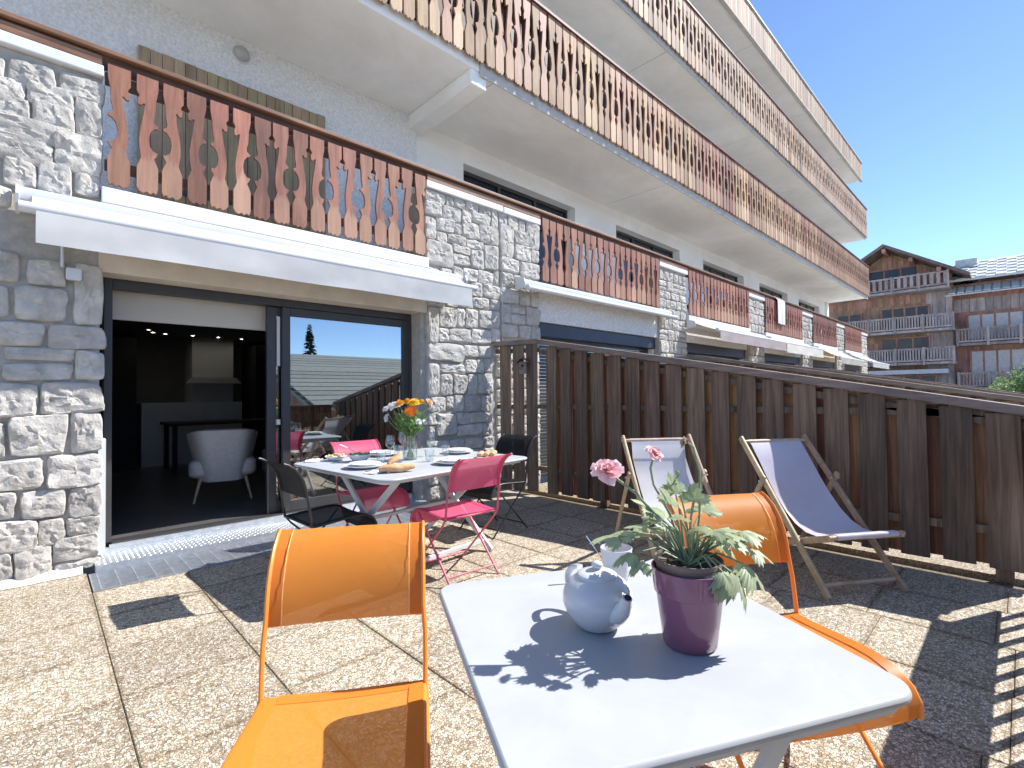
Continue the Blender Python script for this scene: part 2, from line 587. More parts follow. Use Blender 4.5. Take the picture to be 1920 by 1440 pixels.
def stained(name, base, stain, scale, amount, rough=0.85, streak=(1, 1, 1), bs=0.05, rlo=None):
    m, nt, b = new_mat(name)
    ge = nd(nt, "ShaderNodeNewGeometry")
    mp = nd(nt, "ShaderNodeMapping"); mp.inputs['Scale'].default_value = streak
    nt.links.new(ge.outputs['Position'], mp.inputs['Vector'])
    f1 = ntex(nt, mp.outputs[0], scale, 9.0, 0.72, 0.4)
    f2 = ntex(nt, mp.outputs[0], scale * 9, 5.0, 0.6)
    a = ramp(nt, f1, [(0.42, 1.0), (0.60, 0.0)])
    k = nd(nt, "ShaderNodeMath", operation='MULTIPLY'); k.inputs[1].default_value = amount
    nt.links.new(a, k.inputs[0])
    c = mixc(nt, k.outputs[0], base, stain)
    sp = ramp(nt, f2, [(0.70, (1, 1, 1)), (0.78, (0.86, 0.85, 0.83))])
    c = mixc(nt, 1.0, c, sp, 'MULTIPLY')
    nt.links.new(c, b.inputs['Base Color'])
    if rlo is None:
        b.inputs['Roughness'].default_value = rough
    else:
        rr_ = nd(nt, "ShaderNodeMapRange"); rr_.inputs[3].default_value = rlo; rr_.inputs[4].default_value = rough
        nt.links.new(f1, rr_.inputs[0]); nt.links.new(rr_.outputs[0], b.inputs['Roughness'])
    bump(nt, b, f2, bs, 0.002)
    return m


M['soffit'] = stained('white_soffit_paint', (0.86, 0.865, 0.85), (0.70, 0.69, 0.65), 0.55, 0.55)
M['table_white'] = stained('white_powder_coat', (0.44, 0.457, 0.473), (0.38, 0.395, 0.41), 5.0, 0.5, 0.62, bs=0.01, rlo=0.3)

# ============================================================ SETTING
F = 4.75                      # street face of the ground-floor piers
END = 26.6

# ground: level by the building, falling away on the valley side
g = MB()
xs = [-900, -60, -20, 0, 20, 60, 120, 900]
ys = [900, 120, 40, 12, -1.6, -4.0, -9.0, -40, -120, -900]
zs = [-0.4, -0.4, -0.4, -0.4, -0.4, -2.4, -4.2, -5.0, -8.0, -8.0]
g.sheet([[(x, y, z) for x in xs] for y, z in zip(ys, zs)])
struct(obj('ground', g, M['earth']))

# terrace deck with its own slabs
t = MB()
t.box(-3.9, 4.62, -0.30, 4.70, -0.38, -0.050)
terrace = struct(obj('terrace', t, M['joint']))
PX = 0.5185
rnd = random.Random(3)
slab_cache = {}


def slab_mesh(w, d):
    key = (round(w, 3), round(d, 3))
    if key not in slab_cache:
        b = MB()
        e = 0.003
        b.add([(-w / 2, -d / 2, -0.045), (w / 2, -d / 2, -0.045), (w / 2, d / 2, -0.045), (-w / 2, d / 2, -0.045),
               (-w / 2, -d / 2, -e), (w / 2, -d / 2, -e), (w / 2, d / 2, -e), (-w / 2, d / 2, -e),
               (-w / 2 + e, -d / 2 + e, 0), (w / 2 - e, -d / 2 + e, 0), (w / 2 - e, d / 2 - e, 0), (-w / 2 + e, d / 2 - e, 0)],
              [(0, 3, 2, 1), (0, 1, 5, 4), (1, 2, 6, 5), (2, 3, 7, 6), (3, 0, 4, 7),
               (4, 5, 9, 8), (5, 6, 10, 9), (6, 7, 11, 10), (7, 4, 8, 11), (8, 9, 10, 11)])
        slab_cache[key] = b.mesh('slab', M['pebble'])
    return slab_cache[key]


for i in range(-8, 8):
    xa = 0.255 + i * PX
    xb = xa + PX
    if xb > 4.60:
        xb = 4.60
    if xb - xa < 0.1:
        continue
    offs = {0: 0.0, -1: 0.0, 1: 0.09}.get(i, rnd.uniform(-0.04, 0.09))
    ycuts = [-0.28]
    y = 2.12 + offs - PX * 5
    while y < 4.1:
        if y > -0.12:
            ycuts.append(y)
        y += PX
    top = 4.185 if i >= 0 and xb < 3.4 else 4.68
    ycuts = [q for q in ycuts if q < top - 0.15] + [top]
    for a, b_ in zip(ycuts[:-1], ycuts[1:]):
        me = slab_mesh(xb - xa - 0.003, b_ - a - 0.0025)
        o = link('slab', me, terrace, ((xa + xb) / 2, (a + b_) / 2, rnd.uniform(-0.0015, 0.0015)))
        o.rotation_euler = (R(rnd.uniform(-0.12, 0.12)), R(rnd.uniform(-0.12, 0.12)), 0)

# neighbouring terraces further along the building
t = MB()
t.box(4.66, 27.4, -0.9, 4.70, -0.38, -0.008)
struct(obj('neighbour_terrace', t, M['pebble']))
# kerb strip of rough white mortar along the foot of the stone wall
t = MB()
n_ = 60
g0, g1 = [], []
for k in range(n_ + 1):
    x = -2.4 + k * (0.235 + 2.4) / n_
    j = noise.noise(Vector((x * 9, 0, 0))) * 0.012
    g0.append((x, F - 0.085 + j, 0.004)); g1.append((x, F - 0.03, 0.045 + j))
t.sheet([g0, g1, [(p[0], F + 0.02, 0.05) for p in g1]])
struct(obj('mortar_kerb', t, M['white'], smooth=60))

# ============================================================ APARTMENT BUILDING
B = thing('apartment_building', 'long white rendered apartment block with stone piers and carved wooden balconies', 'building')

BAYS = [(0.335, 3.20), (5.13, 8.45), (9.58, 12.85), (13.95, 17.20), (18.30, 21.30), (22.50, 25.40)]
PIERS = [(-2.4, 0.335), (3.20, 5.13), (8.45, 9.58), (12.85, 13.95), (17.20, 18.30), (21.30, 22.50), (25.40, END)]

PIER1 = [(-0.24, -0.1, 2.05, 2.25), (-0.06, 0.13, 2.05, 2.23), (0.18, 0.34, 1.8, 2.22), (-0.26, -0.15, 1.81, 2.01), (-0.12, 0.14, 1.8, 2.03), (-0.24,
         0.02, 1.62, 1.78), (0.05, 0.35, 1.61, 1.78), (-0.16, 0.18, 1.52, 1.61), (-0.17, 0.17, 1.38, 1.5), (0.19, 0.35, 1.39, 1.6), (-0.26, -0.01,
         1.13, 1.36), (0.01, 0.34, 1.15, 1.37), (-0.26, -0.16, 0.86, 1.1), (-0.14, 0.14, 0.87, 1.14), (0.17, 0.34, 0.87, 1.15), (-0.25, 0.02, 0.64,
         0.84), (0.05, 0.34, 0.62, 0.85), (-0.25, -0.11, 0.45, 0.63), (-0.08, 0.14, 0.43, 0.62), (0.16, 0.34, 0.4, 0.62), (-0.25, -0.0, 0.22, 0.43),
         (0.0, 0.14, 0.23, 0.41), (0.15, 0.33, 0.26, 0.4), (0.08, 0.32, 0.1, 0.27), (-0.11, 0.07, 0.03, 0.24), (-0.25, -0.12, 0.05, 0.23), (0.09,
         0.33, 0.02, 0.1), (-0.25, -0.18, 3.43, 3.57), (-0.16, 0.07, 3.42, 3.59), (0.1, 0.34, 3.44, 3.61), (-0.25, -0.08, 3.3, 3.44), (-0.07, 0.17,
         3.31, 3.48), (-0.25, -0.06, 3.17, 3.32), (-0.04, 0.17, 3.17, 3.35), (0.18, 0.33, 3.19, 3.46), (-0.25, 0.15, 3.04, 3.2), (-0.25, 0.06, 2.88,
         3.05), (0.07, 0.33, 2.9, 3.18), (-0.18, -0.02, 2.71, 2.9), (-0.01, 0.16, 2.7, 2.93), (0.18, 0.32, 2.74, 2.92), (-0.24, -0.14, 2.56, 2.69)]
PIER2 = [(3.2, 3.48, 3.5, 3.64), (3.5, 3.61, 3.52, 3.64), (3.62, 3.78, 3.53, 3.65), (3.8, 4.0, 3.52, 3.66), (4.02, 4.21, 3.55, 3.67), (4.22, 4.34,
         3.43, 3.66), (3.2, 3.43, 3.35, 3.52), (3.45, 3.72, 3.35, 3.52), (3.74, 3.89, 3.39, 3.54), (3.9, 4.2, 3.42, 3.56), (3.2, 3.35, 3.07, 3.32),
         (3.36, 3.62, 3.2, 3.36), (3.63, 3.73, 3.2, 3.36), (3.74, 4.01, 3.2, 3.4), (4.01, 4.33, 3.18, 3.43), (3.36, 3.51, 3.06, 3.18), (3.52, 3.8,
         3.08, 3.2), (3.81, 4.08, 3.08, 3.2), (3.2, 3.59, 2.78, 3.06), (3.6, 3.87, 2.98, 3.09), (3.87, 4.08, 2.84, 3.07), (4.09, 4.33, 2.86, 3.18),
         (3.6, 3.86, 2.84, 2.97), (3.75, 3.98, 2.66, 2.82), (3.98, 4.24, 2.66, 2.83), (4.25, 4.34, 2.67, 2.86), (3.41, 3.58, 2.61, 2.76), (3.59, 3.75,
         2.62, 2.8), (3.2, 3.4, 2.57, 2.73), (3.41, 3.62, 2.44, 2.59), (3.63, 3.87, 2.47, 2.62), (3.19, 3.39, 2.41, 2.55), (3.88, 4.05, 2.48, 2.66),
         (4.07, 4.35, 2.49, 2.66), (3.23, 3.47, 2.29, 2.4), (3.49, 3.67, 2.31, 2.43), (3.68, 3.89, 2.32, 2.44), (3.9, 4.17, 2.34, 2.48), (4.19, 4.35,
         2.35, 2.48), (3.23, 3.38, 1.86, 2.27), (3.39, 3.63, 2.06, 2.29), (3.64, 3.77, 2.08, 2.3), (3.78, 3.98, 2.08, 2.31), (4.0, 4.35, 2.1, 2.32),
         (3.38, 3.52, 1.88, 2.04), (3.52, 3.86, 1.88, 2.05), (3.87, 4.19, 1.89, 2.07), (4.2, 4.35, 1.93, 2.1), (3.24, 3.74, 1.65, 1.86), (3.75, 3.98,
         1.72, 1.86), (3.99, 4.21, 1.72, 1.86), (4.36, 4.5, 3.5, 3.66), (4.51, 4.71, 3.47, 3.65), (4.72, 4.85, 3.47, 3.64), (4.87, 5.12, 3.29, 3.67),
         (4.37, 4.62, 3.08, 3.5), (4.64, 4.9, 3.31, 3.49), (4.65, 4.95, 3.08, 3.3), (4.96, 5.12, 3.1, 3.29), (4.38, 4.72, 2.89, 3.08), (4.74, 5.12,
         2.85, 3.08), (4.38, 4.61, 2.68, 2.87), (4.62, 4.96, 2.73, 2.87), (4.97, 5.12, 2.73, 2.85), (4.38, 4.7, 2.47, 2.67), (4.72, 4.93, 2.47, 2.71),
         (4.95, 5.12, 2.47, 2.72), (4.37, 4.55, 2.2, 2.44), (4.56, 4.83, 2.34, 2.44), (4.56, 4.83, 2.2, 2.33), (4.85, 5.12, 2.21, 2.45), (4.38, 4.69,
         2.01, 2.18), (4.71, 4.94, 2.01, 2.19), (4.95, 5.13, 2.01, 2.19), (4.22, 4.34, 1.74, 1.9), (3.4, 3.76, 1.5, 1.62), (3.77, 3.96, 1.52, 1.68),
         (3.97, 4.07, 1.52, 1.69), (4.08, 4.21, 1.53, 1.7), (3.23, 3.38, 1.24, 1.61), (3.4, 3.57, 1.25, 1.49), (3.58, 3.8, 1.26, 1.49), (3.81, 3.96,
         1.25, 1.5), (3.97, 4.21, 1.26, 1.51), (3.25, 3.47, 1.05, 1.22), (3.48, 3.59, 1.08, 1.23), (3.6, 3.74, 1.05, 1.24), (3.75, 4.01, 1.04, 1.24),
         (4.02, 4.2, 1.04, 1.24), (3.34, 3.63, 0.77, 1.02), (3.64, 3.83, 0.89, 1.03), (3.84, 4.2, 0.9, 1.02), (3.65, 4.03, 0.75, 0.88), (4.04, 4.2,
         0.73, 0.88), (3.23, 3.34, 0.9, 1.04), (3.23, 3.33, 0.76, 0.89)]



def stone_mb(w, h, dep, seed, n=18):
    """Rock-faced rubble stone: wobbly outline, chiselled front, back at y=0, front towards -y."""
    rr = random.Random(seed)
    b = MB()
    p = rr.uniform(6.0, 13.0)
    sk = [rr.uniform(-0.09, 0.09) for _ in range(4)]
    so = Vector((rr.random() * 50, rr.random() * 50, rr.random() * 50))
    out = []
    for k in range(n):
        a = 2 * math.pi * (k + 0.5) / n
        c, s = math.cos(a), math.sin(a)
        r = 1.0 / ((abs(c) ** p + abs(s) ** p) ** (1 / p))
        x, z = r * c, r * s
        # skewed corners and wobble
        x += sk[0] * z * (1 if x > 0 else -0.6) + noise.noise(so + Vector((c * 1.7, s * 1.7, 0))) * 0.065
        z += sk[1] * x * (1 if z > 0 else -0.6) + noise.noise(so + Vector((c * 1.7, s * 1.7, 9))) * 0.065
        out.append((max(-1.04, min(1.04, x)) * w / 2, max(-1.04, min(1.04, z)) * h / 2))
    tilt = (rr.uniform(-0.35, 0.35), rr.uniform(-0.35, 0.35))
    md = min(w, h)
    rings = [(0.0, 0.015), (0.002, -0.50 * dep), (0.009, -0.88 * dep), (0.022, -1.0 * dep), (0.80, -1.04 * dep), (0.60, -1.05 * dep), (0.40, -1.06 * dep), (0.20, -1.06 * dep)]
    vs = []
    for q, (s_, y) in enumerate(rings):
        ins = s_ if q < 4 else 0
        for k, (x, z) in enumerate(out):
            if q < 4:
                # inset by a fixed distance near the rim so long stones keep a flat face
                xx = x - math.copysign(min(abs(x) * 0.7, ins), x)
                zz = z - math.copysign(min(abs(z) * 0.7, ins), z)
            else:
                xx, zz = x * s_ * (1 - 0.044 / w), z * s_ * (1 - 0.044 / h)
            yy = y
            if q > 0:
                v = so + Vector((xx * 15, zz * 15, 0))
                chip = noise.noise(v) * 0.34 + noise.noise(v * 2.4) * 0.34 + noise.noise(v * 5.0) * 0.18
                yy += dep * chip * (0.35 if q == 1 else 0.9)
                yy += dep * (tilt[0] * xx / (w / 2) + tilt[1] * zz / (h / 2)) * (0.7 if q > 1 else 0.3)
            vs.append((xx, min(yy, 0.015), zz))
    fs = []
    nr = len(rings)
    for q in range(nr - 1):
        for k in range(n):
            a = q * n + k; c = q * n + (k + 1) % n
            fs.append((a, c, c + n, a + n))
    vs.append((0, -1.05 * dep + dep * 0.3 * rr.uniform(-1, 1), 0))
    ci = len(vs) - 1
    for k in range(n):
        fs.append(((nr - 1) * n + k, (nr - 1) * n + (k + 1) % n, ci))
    return b.add(vs, fs)


def course_boxes(x0, x1, z0, z1, seed, hmin=0.13, hmax=0.24):
    rr = random.Random(seed)
    out = []
    z = z0
    while z < z1 - 0.05:
        h = min(rr.uniform(hmin, hmax), z1 - z)
        if z1 - z - h < 0.09:
            h = z1 - z
        x = x0
        while x < x1 - 0.02:
            w = rr.uniform(0.13, 0.36)
            if x1 - x - w < 0.11:
                w = x1 - x
            if h > 0.2 and w > 0.2 and rr.random() < 0.3:
                s_ = rr.uniform(0.4, 0.6)
                out.append((x, x + w, z, z + h * s_)); out.append((x, x + w, z + h * s_, z + h))
            else:
                out.append((x, x + w, z, z + h))
            x += w
        z += h
    return [(a + 0.008, b_ - 0.008, c + 0.008, d - 0.008) for a, b_, c, d in out]


def pier(k, x0, x1, boxes, single=True, ztop=3.65):
    m = MB()
    m.box(x0 + 0.012, x1 - 0.012, F, F + 0.42, -0.03, ztop)
    p = obj('stone_pier', m, M['mortar'], B)
    joined = MB()
    for q, (a, b_, c, d) in enumerate(boxes):
        w, h = b_ - a, d - c
        if w < 0.03 or h < 0.03:
            continue
        dep = min(0.042, 0.020 + 0.08 * min(w, h))
        n = 28 if single else 12
        s_ = stone_mb(w * 1.05, h * 1.05, dep, 1000 * k + q, n)
        if single:
            o = obj('stone', s_, M['stone'], p, smooth=24)
            o.location = ((a + b_) / 2, F, (c + d) / 2)
            o.rotation_euler = (0, R(random.uniform(-2, 2)), 0)
        else:
            joined.add(s_.v, s_.f, Matrix.Translation(((a + b_) / 2, F, (c + d) / 2)))
    if not single:
        o = obj('stone_facing', joined, M['stone'], p, smooth=38)
        o["kind"] = "stuff"
    return p


pier(1, *PIERS[0], PIER1 + course_boxes(-2.35, -0.27, 0.04, 2.2, 5) + course_boxes(-2.35, -0.27, 2.62, 3.58, 6))
low = course_boxes(3.22, 4.24, 0.02, 0.72, 9)
hid = course_boxes(4.28, 5.11, 0.02, 1.86, 10)
pier(2, *PIERS[1], PIER2 + low + hid)
pier(3, *PIERS[2], course_boxes(8.47, 9.56, 0.02, 3.60, 13, 0.15, 0.26))
for k in range(3, 7):
    pier(k + 1, *PIERS[k], course_boxes(PIERS[k][0] + 0.02, PIERS[k][1] - 0.02, 0.02, 3.6, 20 + k, 0.15, 0.27), single=False)
# stone return of the door reveal on the big pier
m = MB()
m.box(3.15, 3.212, F + 0.02, F + 0.24, 0.02, 2.2)
obj('door_reveal', m, M['mortar'], B)
# sunlight on the lower part of the other reveal, put in as a white strip
m = MB()
m.box(0.318, 0.362, F - 0.02, F + 0.22, 0.10, 0.95)
obj('sunlit_reveal_strip', m, M['white'], B)

# copings
for k, (x0, x1) in enumerate(PIERS):
    m = MB()
    if k == 1:
        m.box(x0 + 0.0, 4.405, F - 0.06, F + 0.40, 3.652, 3.735)
        m.box(4.415, x1, F - 0.06, F + 0.40, 3.648, 3.731)
    else:
        m.box(x0, x1, F - 0.06, F + 0.40, 3.652, 3.735)
    obj('coping', m, M['white'], B, bevel=0.008)
# rain pipe groove on the big pier
m = MB()
m.tube([(4.405, F - 0.012, 0.1), (4.405, F - 0.012, 3.65)], 0.014, 8)
obj('expansion_joint', m, M['concrete'], B)

# handrail over the piers and bays of the first floor
m = MB()
m.box(-2.4, 9.0, F - 0.085, F + 0.085, 3.826, 3.862)
m.box(9.008, END, F - 0.085, F + 0.085, 3.825, 3.861)
rail0 = obj('handrail', m, M['rail_red'], B, bevel=0.006)
m = MB()
m.box(-2.4, END, F - 0.034, F + 0.03, 3.742, 3.824)
obj('handrail_fascia', m, M['rail_dark'], B)
for (x0, x1) in PIERS:
    m = MB()
    m.box(x0 + 0.01, x1 - 0.01, F - 0.060, F - 0.036, 3.737, 3.800)
    obj('fascia_board', m, M['rail_red'], B)

# slab edges, lintels and the loggia floor of the first floor
m = MB()
m.box(-2.4, END, F + 0.30, 6.7, 2.56, 2.82)
obj('loggia_floor', m, M['concrete'], B)
for k, (x0, x1) in enumerate(BAYS):
    m = MB()
    m.box(x0 - 0.01, x1 + 0.01, F - 0.075, F + 0.29, 2.705, 2.822)
    obj('slab_edge', m, M['white'], B, bevel=0.006)
    m = MB()
    zb = 2.20 if k == 0 else 2.29
    m.box(x0 - 0.02, x1 + 0.02, F + 0.02 if k else F - 0.012, F + 0.27, zb, 2.70)
    obj('lintel', m, M['render_beige'] if k in (0, 4) else M['stucco'], B)
    m = MB()
    m.box(x0, x1, F + 0.28, F + 0.42, 2.30 if k else 2.21, 2.56)
    obj('lintel_back', m, M['stucco'], B)
    if k:
        m = MB()
        m.box(x0 + 0.01, x1 - 0.01, F + 0.06, F + 0.25, 2.08, 2.285)
        obj('shutter_box', m, M['shutter_navy'], B, bevel=0.01)
        m = MB()
        for q in range(41):
            z = 2.075 - q * 0.05
            m.prism([(0, 0), (0.012, -0.008), (0.012, -0.042), (0, -0.048)], (x0 + 0.02, F + 0.20, z), (0, -1, 0), (0, 0, 1), (x1 - x0 - 0.04, 0, 0))
        obj('roller_shutter', m, M['alu_dark'], B)
        m = MB()
        for xx in (x0, x1 - 0.05):
            m = MB()
            m.box(xx, xx + 0.05, F + 0.10, F + 0.26, 0, 2.078)
            obj('shutter_guide', m, M['white'], B)


# ------------------------------------------------------------ carved balusters
def baluster_poly(w, h):
    L = [(0.03, 0), (0.03, .10), (.10, .165), (.13, .19), (.15, .29), (.23, .355), (.20, .385), (.03, .405), (.05, .42), (.20, .43), (.36, .465),
         (.44, .53), (.38, .595), (.25, .625), (.03, .635), (.09, .66), (.20, .69), (.10, .73), (.0, .77), (0, .955), (.08, .99), (.2, .975),
         (.34, .997), (.5, .98), (.66, .997), (.82, .985), (.95, .955)]
    Rr = [(.96, .78), (.86, .74), (.77, .70), (.85, .62), (.87, .54), (.80, .44), (.69, .33), (.62, .235), (.70, .235), (.80, .255), (.92, .25),
          (.95, .21), (.86, .17), (1.0, .135), (1.0, 0)]
    return [((x - 0.5) * w, (1 - z) * h) for x, z in L + Rr]


def baluster_mesh(w, h, mat, mirror=False, t=0.026, thin=False):
    p = baluster_poly(w, h)
    if mirror:
        p = [(-x, z) for x, z in reversed(p)]
    b = MB()
    b.prism(p, (0, 0, 0), (1, 0, 0), (0, 0, 1), (0, t, 0))
    return b, b.mesh('baluster', mat)


def railing(x0, x1, z0, z1, yf, mats, pitch, w, xsingle, seed, part='balcony_railing', lining=False):
    """Rails as one part with carved balusters as its pieces; far ones joined."""
    m = MB()
    h = z1 - z0
    m.box(x0, x1, yf + 0.0285, yf + 0.072, z0 + h * 0.85, z0 + h * 0.94)
    m.box(x0, x1, yf + 0.0285, yf + 0.072, z0 + h * 0.14, z0 + h * 0.22)
    p = obj(part, m, M['rail_dark'], B)
    if lining:
        m = MB()
        m.box(x0, x1, yf + 0.075, yf + 0.095, z0 + 0.10, z1 - 0.16)
        obj('balcony_lining', m, M['rail_dark'], p)
    rr = random.Random(seed)
    ms = []
    for mt in mats:
        ms.append([baluster_mesh(w, h, mt, False), baluster_mesh(w, h, mt, True)])
    n = int(round((x1 - x0) / pitch))
    far = MB()
    for i in range(n):
        x = x0 + (i + 0.5) * (x1 - x0) / n
        k = rr.randrange(len(mats))
        b, me = ms[k][i % 2]
        if x < xsingle:
            o = link('baluster', me, p, (x, yf + rr.uniform(-0.003, 0.002), z0 + rr.uniform(-0.006, 0.006)))
            o.rotation_euler = (0, R(rr.uniform(-0.5, 0.5)), 0)
        else:
            far.add(b.v, b.f, Matrix.Translation((x, yf, z0)))
    if far.v:
        o = obj('far_balusters', far, mats[-1], p)
        o["kind"] = "stuff"
    return p


for k, (x0, x1) in enumerate(BAYS):
    railing(x0 + 0.01, x1 - 0.01, 2.842, 3.76, F - 0.064, [M['baluster']], 0.1685, 0.141, 14.0 if k < 3 else 0, 40 + k)

# ------------------------------------------------------------ upper balconies
def slab_panels(z0, z1, y0, y1, x0, x1, step, first):
    cuts = [x0]
    x = first
    while x < x1 - 0.5:
        if x > x0 + 0.3:
            cuts.append(x)
        x += step
    cuts.append(x1)
    for a, b_ in zip(cuts[:-1], cuts[1:]):
        m = MB()
        m.box(a + 0.008, b_ - 0.008, y0, y1, z0, z1)
        obj('soffit_slab', m, M['soffit'], B, bevel=0.006)
    m = MB()
    m.box(x0 + 0.02, x1 - 0.02, y0 + 0.02, y1, z0 + 0.02, z1 - 0.01)
    obj('slab_core', m, M['concrete'], B)


slab_panels(5.40, 5.57, 4.735, 6.9, -4.0, 27.0, 4.66, 4.34)
slab_panels(8.06, 8.23, 4.735, 6.9, -4.0, 26.9, 4.66, 4.34)
slab_panels(10.50, 10.66, 4.735, 9.0, -4.0, 26.1, 4.66, 4.34)
for z0, x1 in ((5.335, 27.0), (8.02, 26.9)):
    m = MB()
    m.box(4.05, x1, 4.712, 4.734, z0, z0 + 0.20)
    obj('edge_beam', m, M['concrete'], B, bevel=0.008)
# ceiling beam on the first-floor loggia
m = MB()
m.box(3.92, 4.18, 4.75, 6.33, 5.20, 5.398)
obj('ceiling_beam', m, M['soffit'], B, bevel=0.01)

railing(-1.6, 27.0, 5.455, 6.78, 4.655, [M['baluster'], M['baluster_pale'], M['baluster_pale'], M['baluster_pale']], 0.172, 0.149, 19.0, 71, lining=True)
railing(4.0, 26.9, 8.10, 9.38, 4.655, [M['baluster_pale'], M['baluster_grey'], M['baluster_grey']], 0.172, 0.152, 18.0, 72, lining=True)
for z1, x1 in ((6.782, 27.02), (9.382, 26.92)):
    m = MB()
    m.box(-1.6, x1, 4.63, 4.76, z1, z1 + 0.05)
    obj('handrail', m, M['rail_dark'], B, bevel=0.005)
# balcony ends
for x1, z0, z1, mt in ((27.0, 5.455, 6.78, 'baluster_pale'), (26.9, 8.10, 9.38, 'baluster_grey')):
    m = MB()
    for q in range(9):
        y = 4.70 + q * 0.175
        m.box(x1 - 0.002, x1 + 0.024, y, y + 0.15, z0, z1)
    m.box(x1 - 0.05, x1 - 0.004, 4.70, 6.25, z1 - 0.2, z1 - 0.12)
    obj('balcony_end', m, M[mt], B)
# plain boarded roof parapet on top
m = MB()
m.box(4.0, 26.1, 4.69, 4.733, 10.50, 11.24)
m.box(26.0, 26.1, 4.74, 9.0, 10.67, 11.24)
par = obj('roof_parapet', m, M['rail_dark'], B)
b = MB()
b.box(-0.07, 0.07, 0, 0.022, 0, 0.74)
me = b.mesh('parapet_board', M['baluster_grey'])
for i in range(149):
    link('parapet_board', me, par, (4.08 + i * 0.148, 4.664 + random.uniform(-0.003, 0.003), 10.515))
for i in range(10):
    o = link('parapet_board', me, par, (26.125, 4.75 + i * 0.148, 10.515), R(90))
m = MB()
m.box(3.9, 26.2, 4.63, 4.80, 11.262, 11.30)
obj('parapet_flashing', m, M['galv'], B, bevel=0.004)
m = MB()
m.box(3.9, 26.2, 4.64, 4.735, 10.46, 10.498)
obj('drip_edge', m, M['concrete'], B)


# ------------------------------------------------------------ rear walls with window openings
def wall_open(x0, x1, z0, z1, ops, y0, y1, mat, name='upper_wall'):
    m = MB()
    x = x0
    for (a, b_, c, d) in sorted(ops):
        m.box(x, a, y0, y1, z0, z1)
        if d < z1:
            m.box(a, b_, y0, y1, d, z1)
        if c > z0:
            m.box(a, b_, y0, y1, z0, c)
        x = b_
    m.box(x, x1, y0, y1, z0, z1)
    return obj(name, m, mat, B)


def window(a, b_, c, d, y, n=3):
    m = MB()
    t_ = 0.06
    m.box(a, b_, y, y + 0.07, d - t_, d)
    m.box(a, b_, y, y + 0.07, c, c + t_)
    for q in range(n + 1):
        x = a + (b_ - a - t_) * q / n
        m.box(x, x + t_, y + 0.002, y + 0.068, c + t_, d - t_)
    w = obj('window', m, M['alu_dark'], B)
    for q in range(n):
        xa = a + (b_ - a - t_) * q / n + t_
        xb = a + (b_ - a - t_) * (q + 1) / n
        p = MB()
        p.box(xa, xb, y + 0.03, y + 0.04, c + t_, d - t_)
        obj('pane', p, M['pane_dark'], w)
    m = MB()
    m.box(a - 0.2, b_ + 0.2, y + 0.5, y + 0.52, c, d + 0.1)  # near-black sheet added in place of the shade behind the panes
    obj('room_shade_sheet', m, M['dark'], B)
    return w


WX = [(5.02, 7.94), (9.42, 12.42), (13.82, 16.82), (18.22, 21.22), (22.62, 25.62)]
wall_open(4.05, END, 2.82, 5.399, [(a, b_, 2.9, 5.07) for a, b_ in WX], 6.30, 6.62, M['soffit'])
wall_open(-2.4, 4.05, 2.82, 5.399, [], 6.20, 6.52, M['stucco'])
for a, b_ in WX:
    window(a, b_, 2.9, 5.07, 6.50)
for z0, z1 in ((5.58, 8.059), (8.24, 10.499)):
    wall_open(-2.4, END, z0, z1, [(a, b_, z0 + 0.1, z1 - 0.4) for a, b_ in WX + [(0.8, 3.6)]], 6.30, 6.62, M['soffit'])
    for a, b_ in WX + [(0.8, 3.6)]:
        window(a, b_, z0 + 0.1, z1 - 0.4, 6.50, 2)
m = MB()
m.box(END - 0.02, END + 0.28, 6.22, 14.0, 0, 10.49)
obj('gable_wall', m, M['soffit'], B)
m = MB()
m.box(END - 0.3, END + 0.02, 5.18, 6.2, 0, 2.55)
obj('gable_wall', m, M['soffit'], B)

# plank shutter of the first-floor flat
m = MB()
m.box(0.72, 2.62, 6.165, 6.198, 3.05, 3.15)
m.box(0.72, 2.62, 6.165, 6.198, 4.60, 4.70)
sh = obj('shutter', m, M['shutter'], B)
b = MB()
b.box(-0.048, 0.048, 0, 0.03, 0, 1.96)
me = b.mesh('plank', M['shutter'])
for q in range(19):
    link('plank', me, sh, (0.755 + q * 0.1015, 6.132 + random.uniform(-0.003, 0.003), 2.88 + random.uniform(-0.004, 0.004)))
m = MB()
for xx in (0.9, 2.35):
    m.box(xx, xx + 0.26, 6.122, 6.131, 3.52, 3.56)
m.bar((0.95, 6.118, 3.42), (2.5, 6.118, 3.47), 0.012, 0.05)
obj('strap_hinge', m, M['alu_dark'], sh)

# low slatted screen behind the handrail
scr = MB()
scr.box(3.86, 4.98, 5.33, 5.36, 3.1, 3.16)
scr.box(3.86, 4.98, 5.33, 5.36, 3.7, 3.76)
sc = tag(obj('slatted_screen', scr, M['rail_dark']), 'red brown slatted wooden screen peeping over the handrail by dark upper window', 'screen')
b = MB(); b.box(-0.055, 0.055, 0, 0.022, 0, 1.25)
me = b.mesh('slat', M['baluster'])
for q in range(6):
    link('slat', me, sc, (3.93 + q * 0.195, 5.306, 2.86))

# ------------------------------------------------------------ sliding door
Y0 = 4.955
m = MB()
m.box(0.362, 0.415, Y0, Y0 + 0.12, 0.13, 2.20)
m.box(3.11, 3.15, Y0, Y0 + 0.12, 0.13, 2.20)
m.box(0.415, 3.11, Y0, Y0 + 0.12, 2.125, 2.20)
m.box(0.415, 3.11, Y0 - 0.01, Y0 + 0.12, 0.085, 0.128)
door = obj('sliding_door', m, M['alu_dark'], B, bevel=0.004)
m = MB()
m.box(0.40, 3.12, Y0 - 0.035, Y0 - 0.012, 0.088, 0.118)
obj('door_track', m, M['galv'], door)


